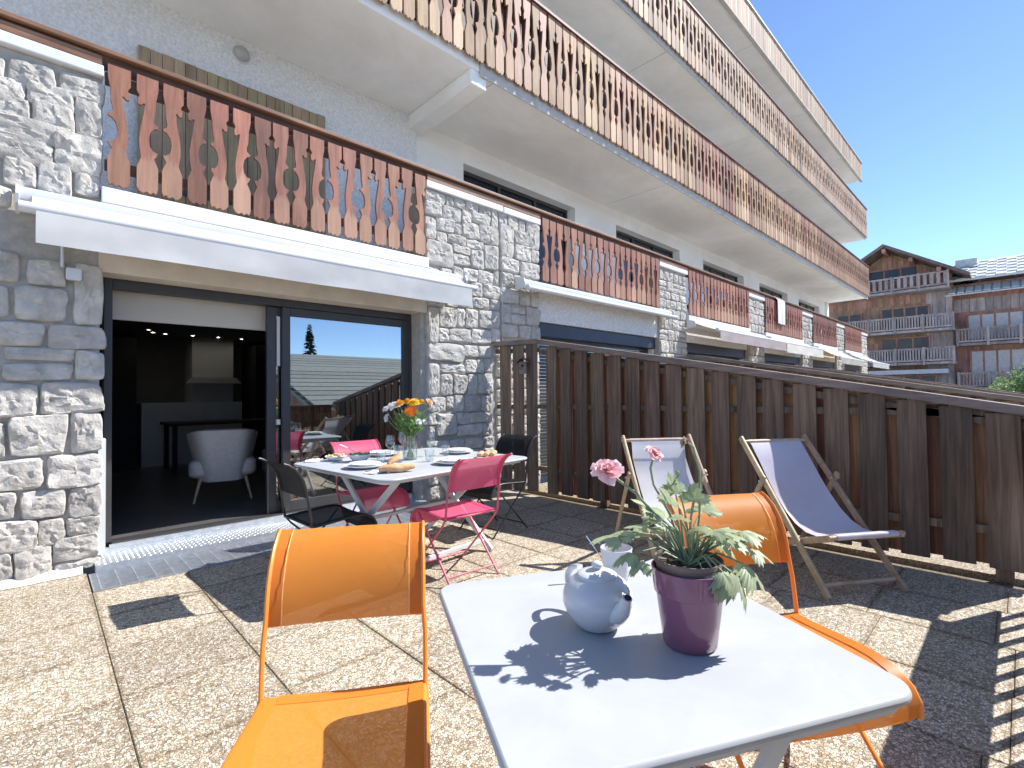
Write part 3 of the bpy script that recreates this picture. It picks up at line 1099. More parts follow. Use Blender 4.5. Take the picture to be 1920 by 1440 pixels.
def leaf(xa, xb, y, s):
    m_ = MB()
    m_.box(xa, xa + s, y, y + 0.045, 0.13, 2.122)
    m_.box(xb - s, xb, y, y + 0.045, 0.13, 2.122)
    m_.box(xa + s, xb - s, y + 0.001, y + 0.044, 2.04, 2.122)
    m_.box(xa + s, xb - s, y + 0.001, y + 0.044, 0.13, 0.235)
    l = obj('door_leaf', m_, M['alu_dark'], door, bevel=0.004)
    g_ = MB()
    g_.box(xa + s, xb - s, y + 0.018, y + 0.026, 0.235, 2.04)
    obj('glass_pane', g_, M['pane'], l)
    return l


leaf(1.70, 3.108, Y0 + 0.008, 0.075)
l2 = leaf(1.575, 2.98, Y0 + 0.062, 0.085)
m = MB()
m.box(1.655, 1.685, Y0 + 0.028, Y0 + 0.062, 0.98, 1.03)
obj('door_handle', m, M['lacquer'], l2)
m = MB()
m.box(1.662, 1.69, Y0 + 0.045, Y0 + 0.06, 1.55, 2.03)
obj('brush_seal', m, M['lacquer'], l2)

# aluminium tread plate and step in front of the door
m = MB()
m.box(0.30, 3.17, 4.62, 4.92, 0.030, 0.052)
m.box(0.30, 3.17, 4.62, 4.64, 0.004, 0.030)


tp = obj('tread_plate', m, M['galv'], B)
m = MB()
for i in range(86):
    for j in range(9):
        cx, cy = 0.325 + i * 0.0333, 4.640 + j * 0.0333
        a_ = R(45 if (i + j) % 2 else -45)
        ux, uy = math.cos(a_), math.sin(a_)
        L_, W_ = 0.0135, 0.0042
        m.add([(cx + ux * L_, cy + uy * L_, 0.052), (cx - uy * W_, cy + ux * W_, 0.052), (cx - ux * L_, cy - uy * L_, 0.052), (cx + uy * W_, cy - ux * W_, 0.052), (cx, cy, 0.0565)],
              [(0, 1, 4), (1, 2, 4), (2, 3, 4), (3, 0, 4)])
o = obj('tread_studs', m, M['galv'], tp)
o["kind"] = "stuff"
m = MB()
m.box(0.30, 3.17, 4.66, 4.95, -0.03, 0.028)
obj('door_step', m, M['concrete'], B)
# white threshold strip
m = MB()
m.box(0.37, 3.14, 4.922, 4.944, 0.052, 0.100)
obj('threshold', m, M['galv'], B)

# drainage grating
m = MB()
gx0, gx1, gy0, gy1 = 0.262, 3.05, 4.192, 4.612
for x in (gx0, gx1 - 0.006):
    m.box(x, x + 0.006, gy0, gy1, -0.028, 0.008)
for y in (gy0, gy1 - 0.006):
    m.box(gx0 + 0.006, gx1 - 0.006, y, y + 0.006, -0.028, 0.007)
y = gy0 + 0.021
while y < gy1 - 0.012:
    m.box(gx0 + 0.006, gx1 - 0.006, y, y + 0.006, -0.022, 0.0065)
    y += 0.026
x = gx0 + 0.04
while x < gx1 - 0.01:
    m.box(x, x + 0.004, gy0 + 0.006, gy1 - 0.006, -0.018, 0.0050)
    x += 0.10
tag(obj('drain_grating', m, M['galv']), 'long galvanised steel drain grating in front of the sliding door', 'drain')

# ------------------------------------------------------------ room behind the door
def room(name, boxes, mat, bevel=None):
    m_ = MB()
    for q in boxes:
        m_.box(*q)
    return struct(obj(name, m_, mat, bevel=bevel))


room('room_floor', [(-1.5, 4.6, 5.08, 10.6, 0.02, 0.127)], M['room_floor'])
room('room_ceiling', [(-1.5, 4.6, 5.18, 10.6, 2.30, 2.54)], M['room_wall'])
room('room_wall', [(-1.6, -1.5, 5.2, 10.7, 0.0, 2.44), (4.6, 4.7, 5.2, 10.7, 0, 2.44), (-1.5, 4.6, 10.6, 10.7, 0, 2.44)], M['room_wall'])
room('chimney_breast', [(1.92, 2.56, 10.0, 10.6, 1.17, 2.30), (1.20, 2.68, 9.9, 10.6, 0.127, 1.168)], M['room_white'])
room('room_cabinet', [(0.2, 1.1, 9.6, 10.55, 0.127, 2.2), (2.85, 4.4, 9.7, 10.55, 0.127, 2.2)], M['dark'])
m = MB()
m.box(0.37, 3.1, 5.14, 5.165, 1.90, 2.29)
obj('roller_blind', m, M['beige_cloth'], B)
# hood flare on the chimney
m = MB()
m.prism([(-0.42, 0), (0.42, 0), (0.33, 0.10), (-0.33, 0.10)], (2.24, 9.86, 1.50), (1, 0, 0), (0, 0, 1), (0, 0.12, 0))
struct(obj('chimney_hood', m, M['room_white']))

# ============================================================ FENCES
def ztop(y):
    return 1.905 if y > 4.18 else 1.905 - (4.18 - y) * 0.1905


def make_fence(x, label, detail=True):
    """Board-on-board fence: short angled return at the wall, then a run out to the terrace edge."""
    root = thing('board_fence', label, 'fence', (x, 0, 0), 0, 'fences between the terraces')
    a = Vector((-0.27, 4.70)); b_ = Vector((0.0, 4.18)); c = Vector((0.0, -0.10))
    # rails
    for z in (1.09, 0.32):
        m = MB()
        m.bar((a.x + 0.03, a.y, z), (b_.x + 0.03, b_.y, z), 0.04, 0.055)
        m.bar((b_.x + 0.03, b_.y, z), (c.x + 0.03, c.y, z), 0.04, 0.055)
        obj('rail', m, M['fence'], root)
    m = MB()
    m.bar((a.x + 0.03, a.y, 1.80), (b_.x + 0.03, b_.y, 1.80), 0.04, 0.055)
    m.bar((b_.x + 0.03, b_.y, ztop(b_.y) - 0.13), (c.x + 0.03, c.y, ztop(c.y) - 0.10), 0.04, 0.055)
    obj('rail', m, M['fence'], root)
    # cap
    m = MB()
    m.bar((a.x + 0.02, a.y + 0.02, 1.895), (b_.x + 0.02, b_.y, 1.905), 0.14, 0.062)
    obj('cap', m, M['fence_cap'], root, bevel=0.006)
    m = MB()
    m.bar((b_.x + 0.02, b_.y - 0.004, ztop(b_.y) - 0.002), (c.x + 0.02, c.y, ztop(c.y)), 0.14, 0.062)
    obj('cap', m, M['fence_cap'], root, bevel=0.006)
    rr = random.Random(int(x * 10))

    def board(p, d, w, zt, zb, mat, name='board'):
        m_ = MB()
        # slightly cupped board with a wavering lower end
        n = Vector((d.y, -d.x))
        th = 0.022
        prof = [(-w / 2, 0.0), (-w / 4, -0.0018), (0, -0.0025), (w / 4, -0.0018), (w / 2, 0.0), (w / 2, th), (-w / 2, th)]
        vs = []; k = len(prof)
        for z in (zb, (zb + zt) / 2, zt):
            wob = rr.uniform(-0.003, 0.003) if z != zt else 0
            for (u, v) in prof:
                q = p + d * (u + wob) - n * v
                vs.append((q.x, q.y, z))
        fs = [tuple(reversed(range(k))), tuple(range(2 * k, 3 * k))]
        for l in range(2):
            for i in range(k):
                j = (i + 1) % k
                fs.append((l * k + i, l * k + j, (l + 1) * k + j, (l + 1) * k + i))
        m_.add([(vx - p.x, vy - p.y, vz) for vx, vy, vz in vs], fs)
        o = obj(name, m_, mat, root, smooth=40)
        o.location = (p.x, p.y, 0)
        return o

    d1 = (b_ - a).normalized()
    n1 = Vector((d1.y, -d1.x))
    ln = (b_ - a).length
    for k in range(3):
        p = a + d1 * (0.06 + (k + 0.5) * (ln - 0.06) / 3) + n1 * 0.014
        board(p, d1, 0.145, 1.866, 0.035, M['fence'])
    d2 = Vector((0, -1.0))
    y = 0.775 + 0.228 * 14
    while y > -0.05:
        yy = y + rr.uniform(-0.006, 0.006)
        board(Vector((-0.014, yy)), d2, 0.163 + rr.uniform(-0.006, 0.006), ztop(yy - 0.07) - 0.024, 0.04 + max(0, (2.6 - yy)) * 0.014 + rr.uniform(-0.012, 0.012), M['fence'])
        if detail:
            yb = y - 0.114
            board(Vector((0.064, yb)), d2, 0.165, ztop(yb - 0.08) - 0.03, 0.05 + max(0, (2.6 - yb)) * 0.014 + rr.uniform(-0.01, 0.01), M['fence_back'])
        y -= 0.228
    for yy in (3.3, 1.75, 0.1):
        m = MB()
        m.box(0.10, 0.19, yy - 0.045, yy + 0.045, -0.03, ztop(yy) - 0.05)
        obj('post', m, M['fence'], root)
    return root


make_fence(4.50, 'dark stained board fence sloping down from the stone pier beside the deck chairs')
make_fence(8.90, 'dark board fence seen just above the cap of the one behind the deck chairs')
make_fence(13.30, 'dark board fence two terraces beyond the deck chairs', False)
make_fence(17.70, 'dark board fence three terraces beyond the deck chairs', False)

# low fence along the open edge of the terrace
lf = thing('edge_fence', 'low dark wooden fence with narrow uprights along the open terrace edge', 'fence', (0, 0, 0))
m = MB(); m.box(-3.9, 4.44, -0.165, -0.075, 1.035, 1.075)
obj('cap', m, M['fence_cap'], lf, bevel=0.004)
for k in range(3):
    m = MB(); m.box(-3.9, 4.44, -0.155, -0.135, 0.625 + k * 0.137, 0.625 + k * 0.137 + 0.134)
    obj('plank', m, M['fence'], lf)
m = MB(); m.box(-3.9, 4.44, -0.155, -0.135, 0.06, 0.12)
obj('rail', m, M['fence'], lf)
b = MB(); b.box(-0.026, 0.026, 0, 0.015, 0.02, 1.03)
me = b.mesh('upright', M['fence'])
for k in range(42):
    link('upright', me, lf, (-3.8 + k * 0.196, -0.132, 0))

# nest box on the fence
nb = thing('nest_box', 'tiny dark wooden bird house hanging on the fence near the stone pier', 'bird house', (4.39, 4.33, 1.60), R(-62))
m = MB(); m.box(-0.045, 0.045, -0.07, 0.0, -0.10, 0.05)
bx_ = obj('box', m, M['fence_cap'], nb)
for s in (-1, 1):
    m = MB()
    m.bar((0, -0.045, 0.105), (s * 0.085, -0.045, 0.04), 0.11, 0.010, (0, 0, 1))
    obj('roof', m, M['fence'], nb)
m = MB(); m.lathe([(0.0, 0), (0.018, 0), (0.018, 0.004), (0, 0.004)], 14, Matrix.Translation((0, -0.071, 0.0)) @ Matrix.Rotation(R(90), 4, 'X'))
obj('entrance_hole', m, M['dark'], nb)  # flat dark disc, the shade inside the hole put into its colour
m = MB(); m.tube([(0, -0.07, -0.045), (0, -0.115, -0.045)], 0.006, 8)
obj('perch', m, M['fence_cap'], nb)


# ============================================================ AWNINGS
def awning(x0, x1, yb, zb, yf, zf, drop, label, fabmat, valmat=None, cassette=True, group='awnings over the ground-floor doors'):
    root = thing('awning', label, 'awning', ((x0 + x1) / 2, yb, zb), 0, group)
    hw = (x1 - x0) / 2
    dy, dz = yf - yb, zf - zb
    m = MB()
    m.prism([(0.0, -0.05), (-0.10, -0.06), (-0.13, -0.02), (-0.12, 0.05), (-0.04, 0.085), (0.0, 0.085)], (-hw, 0.0, 0), (0, 1, 0), (0, 0, 1), (2 * hw, 0, 0))
    obj('cassette', m, M['lacquer'], root, smooth=50)
    # cloth from the roller to the front bar
    g_ = []
    for i in range(7):
        u = i / 6
        row = []
        for j in range(25):
            x = -hw + 0.06 + (2 * hw - 0.12) * j / 24
            row.append((x, -0.10 + (dy + 0.10) * u, 0.03 + (dz - 0.03) * u - 0.012 * math.sin(math.pi * u) + 0.003 * math.sin(j * 1.7)))
        g_.append(row)
    m = MB(); m.sheet(g_, 0.0015)
    obj('cloth', m, fabmat, root, smooth=60)
    m = MB(); m.tube([(-hw, dy, dz), (hw, dy, dz)], 0.036, 12)
    fb = obj('front_bar', m, M['lacquer'], root, smooth=50)
    for s in (-1, 1):
        m = MB()
        m.prism([(0.03, -0.09), (-0.14, -0.06), (-0.16, 0.0), (-0.14, 0.06), (0.0, 0.10), (0.03, 0.10)], (s * hw, 0, 0), (0, 1, 0), (0, 0, 1), (s * 0.02, 0, 0))
        obj('end_cap', m, M['lacquer'], root, bevel=0.003)
        if abs(dy) > 0.35:
            m = MB()
            m.tube([(s * hw * 0.9, -0.1, -0.03), (s * hw * 0.7, dy * 0.55, dz * 0.5), (s * hw * 0.9, dy + 0.02, dz)], 0.018, 8)
            obj('folding_arm', m, M['lacquer'], root, smooth=50)
    if drop:
        g_ = []
        rr = random.Random(int(x0 * 100))
        for i in range(7):
            u = i / 6
            row = []
            for j in range(61):
                x = -hw + 0.08 + (2 * hw - 0.16) * j / 60
                fold = 0.010 * u * noise.noise(Vector((x * 2.6, u * 1.5, x0))) + 0.008 * u * math.sin(x * 5 + 2.5 * u)
                row.append((x, dy - 0.030 + fold, dz - 0.01 - drop * u))
            g_.append(row)
        m = MB(); m.sheet(g_, 0.0012)
        obj('valance', m, valmat or fabmat, root, smooth=60)
    return root


M['awn_pink'] = fabric_mat('faded_pink_cloth', (0.70, 0.60, 0.56), 0.0, 0.2)
M['awn_cream'] = fabric_mat('cream_cloth', (0.76, 0.72, 0.62), 0.0, 0.25)
M['awn_stripe'] = stripe_mat('striped_cloth', (0.78, 0.76, 0.70), (0.42, 0.38, 0.30), 14.0)
awning(-0.10, 3.64, 4.69, 2.605, 4.36, 2.475, 0.215, 'white cloth awning with hanging valance above the open sliding door', M['awning'])
awning(4.62, 8.62, 4.66, 2.72, 4.47, 2.655, 0.0, 'rolled up white awning without valance beside the big stone pier', M['lacquer'])
awning(9.50, 13.55, 4.66, 2.62, 4.08, 2.46, 0.20, 'half open awning with faded pink valance', M['awn_cream'], M['awn_pink'])
awning(13.85, 17.35, 4.66, 2.62, 4.20, 2.50, 0.24, 'awning with narrow striped valance', M['awn_cream'], M['awn_stripe'])
awning(18.2, 21.5, 4.66, 2.62, 3.95, 2.30, 0.18, 'cream awning opened beyond the striped one', M['awn_cream'])
awning(22.4, 25.8, 4.66, 2.62, 3.85, 2.30, 0.18, 'white awning opened at the far end of the building', M['awning'])

# conduit and junction box on the stone pier
jb = thing('junction_box', 'small white electric box with conduit on the stone pier under the awning', 'electric box', (0.175, 4.70, 2.14))
m = MB(); m.prism([(a_, c_) for a_, c_ in rrect(0.085, 0.085, 0.012)], (0, 0.0, 0), (1, 0, 0), (0, 0, 1), (0, -0.045, 0))
obj('box', m, M['lacquer'], jb, bevel=0.004)
m = MB(); m.tube([(-0.06, 0.01, 0.05), (-0.06, 0.01, 0.40)], 0.010, 8)
obj('conduit', m, M['lacquer'], jb, smooth=50)

# bulkhead light on the loggia wall
bl = thing('bulkhead_light', 'round frosted wall lamp on the rough white wall above the shutter', 'lamp', (1.665, 6.2, 5.22))
rot = Matrix.Rotation(R(90), 4, 'X')
m = MB(); m.lathe([(0.0, 0), (0.098, 0), (0.098, 0.02), (0.09, 0.03)], 28, rot)
obj('base', m, M['lacquer'], bl, smooth=40)
m = MB(); m.lathe([(0.088, 0.03), (0.083, 0.055), (0.065, 0.08), (0.035, 0.095), (0.0, 0.10)], 28, rot)
obj('diffuser', m, noisy('frosted_glass', (0.33, 0.33, 0.31), (0.40, 0.40, 0.38), 6, 0.3), bl, smooth=60)

# towel over the far railing
g_ = []
for i in range(9):
    u = i / 8
    row = []
    for j in range(9):
        x = -0.30 + 0.6 * j / 8
        row.append((x, -0.03 - 0.015 * math.sin(j * 1.3) * u, 0.06 - 0.75 * u) if i else (x, 0.06, 0.07))
    g_.append(row)
m = MB(); m.sheet(g_, 0.006)
o = tag(obj('towel', m, M['white'], smooth=60, loc=(15.05, 4.655, 3.82)), 'white towel hung over a far wooden balcony rail', 'towel')

# ============================================================ FURNITURE
M['orange'] = fabric_mat('orange_mesh', (0.97, 0.36, 0.05), 0.06, 0.34)
M['orange_hem'] = fabric_mat('orange_hem', (0.93, 0.32, 0.045), 0.0, 0.25)
M['orange_frame'] = noisy('orange_lacquer', (0.80, 0.24, 0.035), (0.84, 0.27, 0.04), 5, 0.4)
M['pink'] = fabric_mat('fuchsia_mesh', (0.86, 0.15, 0.28), 0.08, 0.30)
M['pink_hem'] = fabric_mat('fuchsia_hem', (0.80, 0.115, 0.24), 0.0, 0.22)
M['pink_frame'] = noisy('fuchsia_lacquer', (0.50, 0.09, 0.13), (0.58, 0.12, 0.16), 5, 0.4)
M['black'] = fabric_mat('black_mesh', (0.020, 0.020, 0.022), 0.02, 0.1)
M['black_hem'] = fabric_mat('black_hem', (0.020, 0.020, 0.022), 0.0, 0.1)
M['black_frame'] = noisy('black_lacquer', (0.018, 0.018, 0.020), (0.028, 0.028, 0.030), 5, 0.35)

for _c, _k in (('orange', (0.98, 0.55, 0.20)), ('pink', (0.90, 0.35, 0.45)), ('black', (0.06, 0.06, 0.06))):
    M[_c + '_stitch'] = noisy(_c + '_thread', tuple(x * 0.92 for x in _k), _k, 40, 0.7)
BACK = [(-0.228, 0.618), (-0.231, 0.645), (-0.238, 0.685), (-0.251, 0.728), (-0.273, 0.770), (-0.304, 0.808), (-0.342, 0.835), (-0.368, 0.845)]
SEAT = [(-0.205, 0.440), (-0.12, 0.444), (-0.02, 0.452), (0.07, 0.459), (0.13, 0.459), (0.18, 0.449), (0.222, 0.424), (0.244, 0.388), (0.243, 0.352), (0.222, 0.328)]


def make_chair(label, c, loc, face, group, cat='chair'):
    rz = math.atan2(face[1], face[0]) - math.pi / 2
    root = thing('folding_chair', label, cat, (loc[0], loc[1], loc[2] if len(loc) > 2 else 0.0), rz, group)
    fab, hem, frm = M[c], M[c + '_hem'], M[c + '_frame']
    hw = 0.208
    # back panel
    g_ = []
    for (y, z) in BACK:
        g_.append([(-hw + 2 * hw * j / 8, y - 0.010 * math.sin(math.pi * j / 8), z) for j in range(9)])
    m_ = MB(); m_.sheet(g_)
    bk = obj('backrest', m_, fab, root, smooth=70)
    for s in (-1, 1):
        g_ = [[(s * (hw + 0.002), y - 0.003, z + 0.001), (s * (hw - 0.018), y - 0.0045, z + 0.001), (s * (hw - 0.036), y - 0.006, z + 0.001)] for (y, z) in BACK]
        m_ = MB(); m_.sheet(g_, 0.0015)
        obj('hem', m_, hem, bk, smooth=70)
        m_ = MB(); m_.sheet([[(s * (hw - 0.0345), y + 0.0012, z + 0.0012), (s * (hw - 0.0375), y + 0.0010, z + 0.0012)] for (y, z) in BACK], 0.0006)
        obj('stitching', m_, M[c + '_stitch'], bk)
    # seat panel, rolled over the front bar
    g_ = []
    for (y, z) in SEAT:
        g_.append([(-hw + 2 * hw * j / 8, y, z - 0.006 * math.sin(math.pi * j / 8)) for j in range(9)])
    m_ = MB(); m_.sheet(g_)
    st = obj('seat', m_, fab, root, smooth=70)
    for s in (-1, 1):
        g_ = [[(s * (hw + 0.002), y, z + 0.003), (s * (hw - 0.018), y, z + 0.002), (s * (hw - 0.036), y, z + 0.0005)] for (y, z) in SEAT]
        m_ = MB(); m_.sheet(g_, 0.0015)
        obj('hem', m_, hem, st, smooth=70)
    g_ = [[(-hw + 0.036 + (2 * hw - 0.072) * j / 6, y, z + 0.0015 - 0.006 * math.sin(math.pi * (0.09 + 0.82 * j / 6))) for j in range(7)] for y, z in ((-0.207, 0.443), (-0.19, 0.4415), (-0.172, 0.440))]
    m_ = MB(); m_.sheet(g_, 0.0012)
    obj('hem', m_, hem, st, smooth=70)
    for s in (-1, 1):
        m_ = MB()
        m_.tube([(s * 0.216, -0.200, 0.43), (s * 0.217, -0.210, 0.50), (s * 0.217, -0.221, 0.57)] + [(s * 0.212, y - 0.002, z) for y, z in BACK[1:]], 0.0085, 8, flat=0.8)
        obj('upright', m_, frm, root, smooth=50)
        m_ = MB()
        m_.tube([(s * 0.212, y, z - 0.006) for y, z in SEAT[:-1]], 0.0075, 8)
        obj('seat_rail', m_, frm, root, smooth=50)
        m_ = MB()
        m_.tube([(s * 0.216, -0.200, 0.437), (s * 0.218, -0.16, 0.385), (s * 0.222, 0.225, 0.012), (s * 0.222, 0.24, 0.003)], 0.009, 8, flat=0.7)
        obj('leg', m_, frm, root, smooth=50)
        m_ = MB()
        m_.tube([(s * 0.196, 0.165, 0.425), (s * 0.198, -0.225, 0.012), (s * 0.198, -0.24, 0.003)], 0.009, 8, flat=0.7)
        obj('leg', m_, frm, root, smooth=50)
    m_ = MB(); m_.tube([(-0.198, -0.185, 0.055), (0.198, -0.185, 0.055)], 0.006, 8)
    obj('stretcher', m_, frm, root, smooth=50)
    m_ = MB(); m_.tube([(-0.22, 0.175, 0.062), (0.22, 0.175, 0.062)], 0.006, 8)
    obj('stretcher', m_, frm, root, smooth=50)
    m_ = MB(); m_.tube([(-0.21, -0.2, 0.436), (0.21, -0.2, 0.436)], 0.006, 8)
    obj('stretcher', m_, frm, root, smooth=50)
    return root


make_chair('orange folding chair with its seat partly shaded by the small table', 'orange', (0.50, 1.14), (-0.555, -0.832), 'orange chairs at the small table')
make_chair('orange folding chair behind the flower pot, in front of the deck chairs', 'orange', (1.700, 0.530), (-0.535, -0.845), 'orange chairs at the small table')
make_chair('fuchsia folding chair with its back turned to the small table', 'pink', (2.12, 2.79), (0.04, 1.0), 'fuchsia chairs at the dining table')
make_chair('fuchsia folding chair between the dining table and the sliding door', 'pink', (2.02, 3.80), (-0.05, -1.0), 'fuchsia chairs at the dining table')
make_chair('black folding chair on the open door side of the dining table', 'black', (1.42, 3.29), (1.0, 0.03), 'black chairs at the dining table')
make_chair('black folding chair between the dining table and the dark fence', 'black', (3.05, 3.42), (-1.0, -0.05), 'black chairs at the dining table')


def table_top(mb, w, d, r, z0, z1):
    mb.prism(rrect(w, d, r, 8), (0, 0, z0), (1, 0, 0), (0, 1, 0), (0, 0, z1 - z0))


# dining table
dt = thing('dining_table', 'white metal dining table with rounded corners laid with plates and flowers', 'table', (2.13, 3.33, 0), R(4.5))
m = MB(); table_top(m, 1.40, 1.26, 0.10, 0.722, 0.74)
obj('tabletop', m, M['table_white'], dt, bevel=0.006, smooth=40)
m = MB()
m.prism(rrect(1.30, 1.16, 0.06, 5), (0, 0, 0.70), (1, 0, 0), (0, 1, 0), (0, 0, 0.021))
obj('apron', m, M['lacquer'], dt)
for s in (-1, 1):
    for q in (-1, 1):
        m = MB()
        m.bar((s * 0.42 + q * 0.012, q * 0.42, 0.70), (s * 0.42 + q * 0.012, -q * 0.42, 0.012), 0.045, 0.022, (1, 0, 0))
        obj('leg', m, M['lacquer'], dt, bevel=0.003)
m = MB(); m.bar((-0.41, 0, 0.36), (0.41, 0, 0.36), 0.035, 0.022)
obj('stretcher', m, M['lacquer'], dt)
for q in (-1, 1):
    m = MB(); m.bar((-0.42, q * 0.34, 0.08), (0.42, q * 0.34, 0.08), 0.035, 0.022)
    obj('stretcher', m, M['lacquer'], dt)

# small table
stb = thing('small_table', 'square white metal table carrying the teapot and the purple flower pot', 'table', (0.928, 0.612, 0), R(-27.5))
m = MB(); table_top(m, 0.73, 0.73, 0.055, 0.722, 0.74)
obj('tabletop', m, M['table_white'], stb, bevel=0.007, smooth=40)
m = MB(); m.prism(rrect(0.70, 0.70, 0.05, 5), (0, 0, 0.706), (1, 0, 0), (0, 1, 0), (0, 0, 0.015))
obj('apron', m, M['lacquer'], stb)
for s in (-1, 1):
    for q in (-1, 1):
        m = MB()
        m.bar((q * 0.26, s * 0.24 + q * 0.012, 0.705), (-q * 0.27, s * 0.24 + q * 0.012, 0.012), 0.035, 0.018, (0, 1, 0))
        obj('leg', m, M['lacquer'], stb, bevel=0.003)
for q in (-1, 1):
    m = MB(); m.bar((q * 0.235, -0.24, 0.06), (q * 0.235, 0.24, 0.06), 0.022, 0.014)
    obj('stretcher', m, M['lacquer'], stb)

# deck chairs
M['canvas_white'] = fabric_mat('white_canvas', (0.93, 0.92, 0.93), 0.0, 0.45)
M['canvas_lilac'] = fabric_mat('lilac_canvas', (0.86, 0.82, 0.90), 0.0, 0.4)


def deck_chair(label, loc, ang, canvas, top=(0.775, 0.90)):
    root = thing('deck_chair', label, 'deck chair', (loc[0], loc[1], 0), R(ang - 90), 'deck chairs by the fence')
    wd = M['beech']
    ty, tz = top
    for s in (-1, 1):
        m_ = MB()
        m_.bar((s * 0.272, -0.02, 0.0), (s * 0.272, ty, tz), 0.022, 0.042, (0, -0.7, 0.7))
        o_ = obj('back_rail', m_, wd, root, bevel=0.006)
        m_ = MB()
        m_.bar((s * 0.247, -0.03, 0.365), (s * 0.247, 0.98, 0.015), 0.020, 0.040, (0, 0.3, 1))
        obj('seat_rail', m_, wd, root, bevel=0.005)
        m_ = MB()
        m_.bar((s * 0.297, 0.50, 0.655), (s * 0.297, 0.88, 0.05), 0.020, 0.036, (0, 1, 0.5))
        obj('prop', m_, wd, root, bevel=0.005)
        m_ = MB()
        m_.tube([(s * 0.26, 0.52, 0.615), (s * 0.325, 0.52, 0.615)], 0.008, 8)
        obj('bolt', m_, M['galv'], root)
    for a_, c_, y_, z_ in ((-0.285, 0.285, ty - 0.02, tz - 0.032), (-0.265, 0.265, -0.02, 0.365), (-0.27, 0.27, 0.045, 0.06), (-0.30, 0.30, 0.87, 0.065)):
        m_ = MB(); m_.tube([(a_, y_, z_), (c_, y_, z_)], 0.013, 10)
        obj('crossbar', m_, wd, root, smooth=50)
    pr = [(ty - 0.008, tz - 0.018), (ty - 0.05, tz - 0.055), (0.655, 0.735), (0.575, 0.625), (0.49, 0.52), (0.40, 0.43), (0.31, 0.366), (0.22, 0.334), (0.13, 0.332), (0.05, 0.358), (0.0, 0.381), (-0.028, 0.381), (-0.037, 0.366), (-0.028, 0.350), (-0.012, 0.349)]
    g_ = [[(-0.215 + 0.43 * j / 10, y, z - 0.012 * math.sin(math.pi * j / 10) * (1 if 2 < i < 10 else 0)) for j in range(11)] for i, (y, z) in enumerate(pr)]
    m_ = MB(); m_.sheet(g_, 0.002)
    obj('canvas', m_, canvas, root, smooth=70)
    return root


deck_chair('beech deck chair with plain white canvas against the dark fence', (3.105, 1.465), 52, M['canvas_white'], (0.72, 0.905))
deck_chair('beech deck chair with lilac grey canvas against the dark fence', (3.643, 0.686), 56, M['canvas_lilac'], (0.79, 0.90))

# ============================================================ THINGS ON THE SMALL TABLE
M['porcelain'] = noisy('white_porcelain', (0.60, 0.61, 0.64), (0.65, 0.66, 0.69), 3, 0.12)
M['pot_glaze'] = noisy('plum_glaze', (0.22, 0.09, 0.15), (0.26, 0.11, 0.175), 4, 0.14)
M['pot_inner'] = noisy('brown_nursery_pot', (0.16, 0.115, 0.10), (0.22, 0.16, 0.14), 12, 0.7)
M['soil'] = noisy('potting_soil', (0.02, 0.015, 0.01), (0.06, 0.045, 0.03), 60, 0.95, 0.8, 90)
M['leaf'] = leaf_mat('ranunculus_leaf', (0.30, 0.37, 0.20), (0.47, 0.52, 0.33), 0.35)
M['stem'] = leaf_mat('ranunculus_stem', (0.24, 0.30, 0.16), (0.34, 0.38, 0.22), 0.15)
M['petal_pink'] = leaf_mat('pink_petal', (0.88, 0.50, 0.53), (0.94, 0.72, 0.71), 0.4)
M['steel'] = noisy('stainless', (0.55, 0.55, 0.56), (0.62, 0.62, 0.63), 6, 0.2, metal=1.0)
TZ = 0.741

tp_ = thing('teapot', 'round white porcelain teapot with domed lid on the small table', 'teapot', (0.885, 0.655, TZ), R(-107))
tp_.scale = (1.02, 1.02, 0.88)
S = 1.0
m = MB()
m.lathe([(0, 0), (0.036, 0), (0.042, 0.004), (0.044, 0.007), (0.056, 0.020), (0.068, 0.040), (0.0745, 0.062), (0.0745, 0.080), (0.069, 0.098), (0.059, 0.112), (0.047, 0.1215), (0.044, 0.1245), (0.040, 0.1255)], 40)
obj('body', m, M['porcelain'], tp_, smooth=60)
m = MB()
m.lathe([(0.0435, 0.1225), (0.0435, 0.1275), (0.040, 0.1305), (0.030, 0.1355), (0.016, 0.139), (0.009, 0.1405), (0.008, 0.143), (0.0115, 0.147), (0.0125, 0.152), (0.010, 0.157), (0.005, 0.1595), (0, 0.160)], 36)
obj('lid', m, M['porcelain'], tp_, smooth=60)
m = MB()
m.tube([(0.048, 0, 0.052), (0.068, 0, 0.060), (0.081, 0, 0.073), (0.088, 0, 0.088), (0.093, 0, 0.101), (0.098, 0, 0.109)], [0.026, 0.0225, 0.0175, 0.0135, 0.0110, 0.0105], 18)
sp = obj('spout', m, M['porcelain'], tp_, smooth=60)
m = MB(); m.lathe([(0, 0), (0.0070, 0), (0.0075, 0.0006)], 16, Matrix.Translation((0.0988, 0, 0.1099)) @ Matrix.Rotation(R(38), 4, 'Y'))
obj('spout_opening', m, M['dark'], sp)  # dark disc paints the shade inside the spout
m = MB()
hp = []
for i in range(17):
    a = R(78 - 176 * i / 16)
    hp.append((-0.052 - 0.062 * math.cos(a) * (1 if True else 0), 0, 0.076 + 0.048 * math.sin(a)))
m.tube(hp, [0.0085] * 17, 14, flat=0.75)
obj('handle', m, M['porcelain'], tp_, smooth=60)

